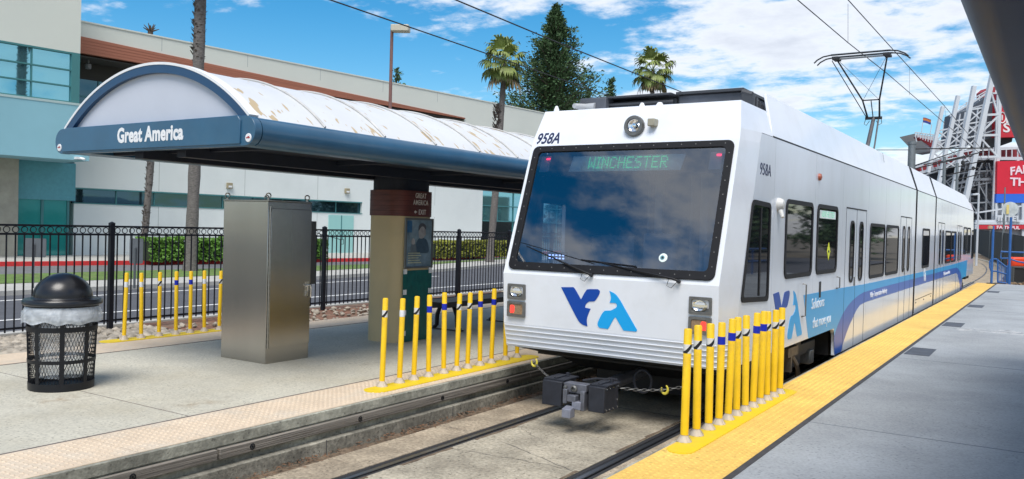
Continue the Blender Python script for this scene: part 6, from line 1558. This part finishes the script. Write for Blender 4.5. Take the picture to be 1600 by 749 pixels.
# ---------------------------------------------------------------- beyond the platform end
M_rb = pm('rail_blue', (.025, .11, .33), .4, var=.1)
e = wempty('blue_post', (2.0, 37.75, PZ), 'slim blue post on a foot plate at the tip of the yellow strip', 'post')
m = MB(); m.cyl((1.98, 37.75, PZ), (1.98, 37.75, 2.62), .045, n=12); m.build('post', M_rb, e, smooth=True)
m = MB(); m.box(1.82, 2.14, 37.6, 37.88, PZ, PZ+.03); m.build('foot_plate', M_seam, e)
m = MB(); m.lathe((1.88, 37.7, 2.56), [(0, -.07), (.09, -.05), (.09, .05), (0, .07)], 12); m.build('post_lamp', pm('lamp_tan', (.45, .30, .18), .5), e, smooth=True)
p = at_z(1576, 443, PZ); k_ = math.hypot(p.x-CAM.x, p.y-CAM.y); tp = at_d(1577.5, 340, k_); dc = at_d(1578.5, 327, k_)
e = wempty('speed_sign', p, 'blue pole carrying a round pale sign with a yellow numeral past the platform end', 'sign')
m = MB(); m.cyl(p, (p.x, p.y, tp.z), .05, n=12); m.build('pole', M_rb, e, smooth=True)
m = MB(); nv = (CAM-dc).normalized(); m.lathe(dc, [(0, .02), (.29, .02), (.29, -.02), (0, -.02)], 28, nv); ds = m.build('sign_disc', pm('disc_pale', (.50, .53, .52), .5, var=.2, vscale=5), e)
text('1', .46, pm('numeral_yellow', (.62, .50, .18), .5), dc+nv*.022-AZ*.17-hr*.10, hr, AZ, parent=ds, bold=.03, name='numeral')
def pz_(x, y, dd=0): return at_d(x, y, k_+dd)
m = MB(); yb = [(1547, 425), (1546, 410), (1549, 405), (1557, 405), (1559, 408), (1559, 424)]
e = wempty('blue_railing', pz_(1575, 443), 'blue looped railing with a panelled gate at the far end of the right platform', 'railing')
q = lambda x, y, d=0: at_d(x, y, 42.5+d)
m = MB(); m.tube([q(1549, 425), q(1546.5, 418), q(1546.5, 409), q(1549, 405), q(1557, 405), q(1559.5, 408)], .035, 6); m.tube([q(1549, 424), q(1556, 424), q(1573, 429)], .035, 6); m.tube([q(1559, 407), q(1573, 418)], .035, 6); m.tube([q(1559, 441), q(1573, 443)], .035, 6); m.tube([q(1559, 405), q(1559, 442)], .035, 6)
m.build('hoop_rail', M_rb, e, smooth=True)
m = MB()
for k in range(6): x = 1560+k*2.4; m.tube([q(x, 408+k*1.9), q(x, 442)], .02, 4)
m.build('balusters', M_rb, e)
m = MB(); A, Bq = q(1573.5, 414), q(1581, 443); d = Vector((hr.x, hr.y, 0)); m.poly([(0, PZ-.2), ((Bq-A).dot(d), PZ-.2), ((Bq-A).dot(d), A.z-.1), (0, A.z)], (A.x, A.y, 0), d, AZ, .02, -.02); m.build('gate_panel', M_rb, e)
m = MB(); m.tube([q(1564, 404), q(1564, 393.5), q(1612, 395.5)], .04, 6); m.tube([q(1564, 404), q(1575, 404), q(1590, 409), q(1612, 413)], .035, 6); m.build('handrail', M_rb, e, smooth=True)
# red barrier and cart behind it
c1_ = at_d(1594, 410, 47); e = wempty('orange_barrier', (c1_.x, c1_.y, 0), 'bright orange red plastic barrier behind the blue railing at the right frame edge', 'barrier')
m = MB(); m.obox(c1_, hr, hf, AZ, .50, .25, .24); m.build('barrier_body', pm('barrier_orange', (.85, .07, .02), .5, var=.1), e, bevel=.09)
c2_ = at_d(1594, 430, 46); e = wempty('steel_cart', (c2_.x, c2_.y, 0), 'dark grey framed bin cart under the orange barrier', 'cart')
m = MB(); m.obox(c2_, hr, hf, AZ, .46, .3, .30); m.build('cart_box', pm('cart_dark', (.025, .025, .025), .7), e, bevel=.02)
m = MB(); m.obox(c2_+AZ*.37, hr, hf, AZ, .52, .34, .03); m.obox(c2_-AZ*.33, hr, hf, AZ, .52, .34, .025)
for s in (-1, 1): m.obox(c2_+hr*s*.5, hr, hf, AZ, .025, .33, .35)
m.build('cart_frame', M_grey, e)
m = MB()
for s in (-1, 1): c3 = c2_+hr*s*.45; m.cyl((c3.x, c3.y-.05, .08), (c3.x, c3.y+.05, .08), .08, n=10)
m.build('cart_wheel', M_seam, e)
m = MB(); A, Bq = at_d(1524, 385, 60), at_d(1524, 302, 60); 
e = wempty('white_lamp_post', (A.x, A.y, 0), 'thin white lamp post with a short arm beside the end of the train', 'lamp post')
bx_, tx_ = at_d(1529, 365, 75), at_d(1529.5, 303, 75); m = MB(); m.cyl((tx_.x, tx_.y, 0), tx_, .09, .07, n=8); m.build('pole', M_sw, e, smooth=True)
m = MB(); m.cyl(tx_, at_d(1523, 303.5, 75), .06, n=8); m.obox(at_d(1523, 304, 75), hr, hf, AZ, .22, .15, .06); m.build('lamp_arm', M_sw, e)
A = at_d(1570, 335, 90); m = MB(); tp_ = at_d(1570.5, 293, 90); m.cyl((tp_.x, tp_.y, 0), tp_, .11, .06, n=8); tag(m.build('mast', MATS['galvanised'], smooth=True), 'thin grey pole standing in front of the red billboard', 'pole')
# black screened fence along the curve
F = off(5.0); e = wempty('screen_fence', (F[6][0], F[6][1], 0), 'black fabric covered fence following the track curve towards the stadium', 'fence')
m = MB()
P = [at_d(1650, 436, 44), at_d(1604, 414, 52), at_d(1582, 405, 62), at_d(1568, 396, 78), at_d(1548, 386, 105), at_d(1530, 380, 140), at_d(1512, 377.5, 190)]
T_ = [at_d(1650, 374, 44), at_d(1604, 370, 52), at_d(1582, 366.5, 62), at_d(1568, 364, 78), at_d(1548, 361.5, 105), at_d(1530, 359, 140), at_d(1512, 357, 190)]
for a, b_, ta, tb_ in zip(P[:-1], P[1:], T_[:-1], T_[1:]):
    m.add([(a.x, a.y, 0), (b_.x, b_.y, 0), (b_.x, b_.y, tb_.z), (a.x, a.y, ta.z), (a.x, a.y+.1, 0), (b_.x, b_.y+.1, 0), (b_.x, b_.y+.1, tb_.z), (a.x, a.y+.1, ta.z)], [(0, 1, 2, 3), (5, 4, 7, 6), (3, 2, 6, 7)])
m.build('fabric_screen', pm('screen_black', (.007, .009, .012), .8, var=.3, vscale=1), e)
for a, ta in zip(P, T_): m = MB(); m.cyl((a.x-.1, a.y-.1, 0), (a.x-.1, a.y-.1, ta.z+.15), .05, n=8); m.build('post', MATS['galvanised'], e)
rocks(300, 1.9, 3.6, 40, 60, .06, .05, .16, 'brown_scrub', pm('scrub_brown', (.17, .11, .06), .9, var=.5, vscale=2), 'dry brown scrub and stones on the bank beside the curving track')

# ---------------------------------------------------------------- the right platform's outer side (seen in the train windows)
e = wempty('platform_railing', (9.3, 10, PZ), 'blue pipe railing along the right platform, seen mirrored in the train windows', 'railing')
m = MB()
for z in (1.42, .90): m.tube([(9.3, -5, z), (9.3, 37, z)], .035, 6)
m.build('rail', M_rb, e, smooth=True)
for k in range(12): m = MB(); m.cyl((9.3, -4.5+k*3.6, PZ), (9.3, -4.5+k*3.6, 1.42), .035, n=8); m.build('post', M_rb, e)
m = MB(); m.box(-6, 6, -14, 14, 0, 7.2); m.v = [(34+v[0], 96+v[1], v[2]) for v in m.v]; e = wempty('tan_building', (34, 96, 0), 'plain tan building mirrored in the train windows', 'building'); m.build('wall', pm('tan_wall', (.42, .33, .19), .85, var=.1), e)
m = MB()
for k in range(7): m.box(27.9, 28.02, 84+k*3.6, 86.4+k*3.6, 3.2, 5.2)
m.build('window', M_gld, e)
for i, (x, y, h) in enumerate(((19, 62, 10.5), (25, 74, 12), (17, 88, 11), (22, 118, 14))):
    conifer((x, y, -.1), h, 4.6, ['bushy dark tree', 'taller dark tree', 'dark rounded tree', 'dark far tree'][i]+' on the outer side of the right platform mirrored in the train windows', n=130, seed=30+i, low=.1, leaf=.7, dens=40)
strip('road', [(10.5, -60), (10.5, 80)], [(19, -60), (19, 80)], -.08, M_asph)
strip('verge', [(19, -60), (19, 80)], [(60, -60), (60, 80)], -.05, M_earth)
bpy.context.view_layer.update()
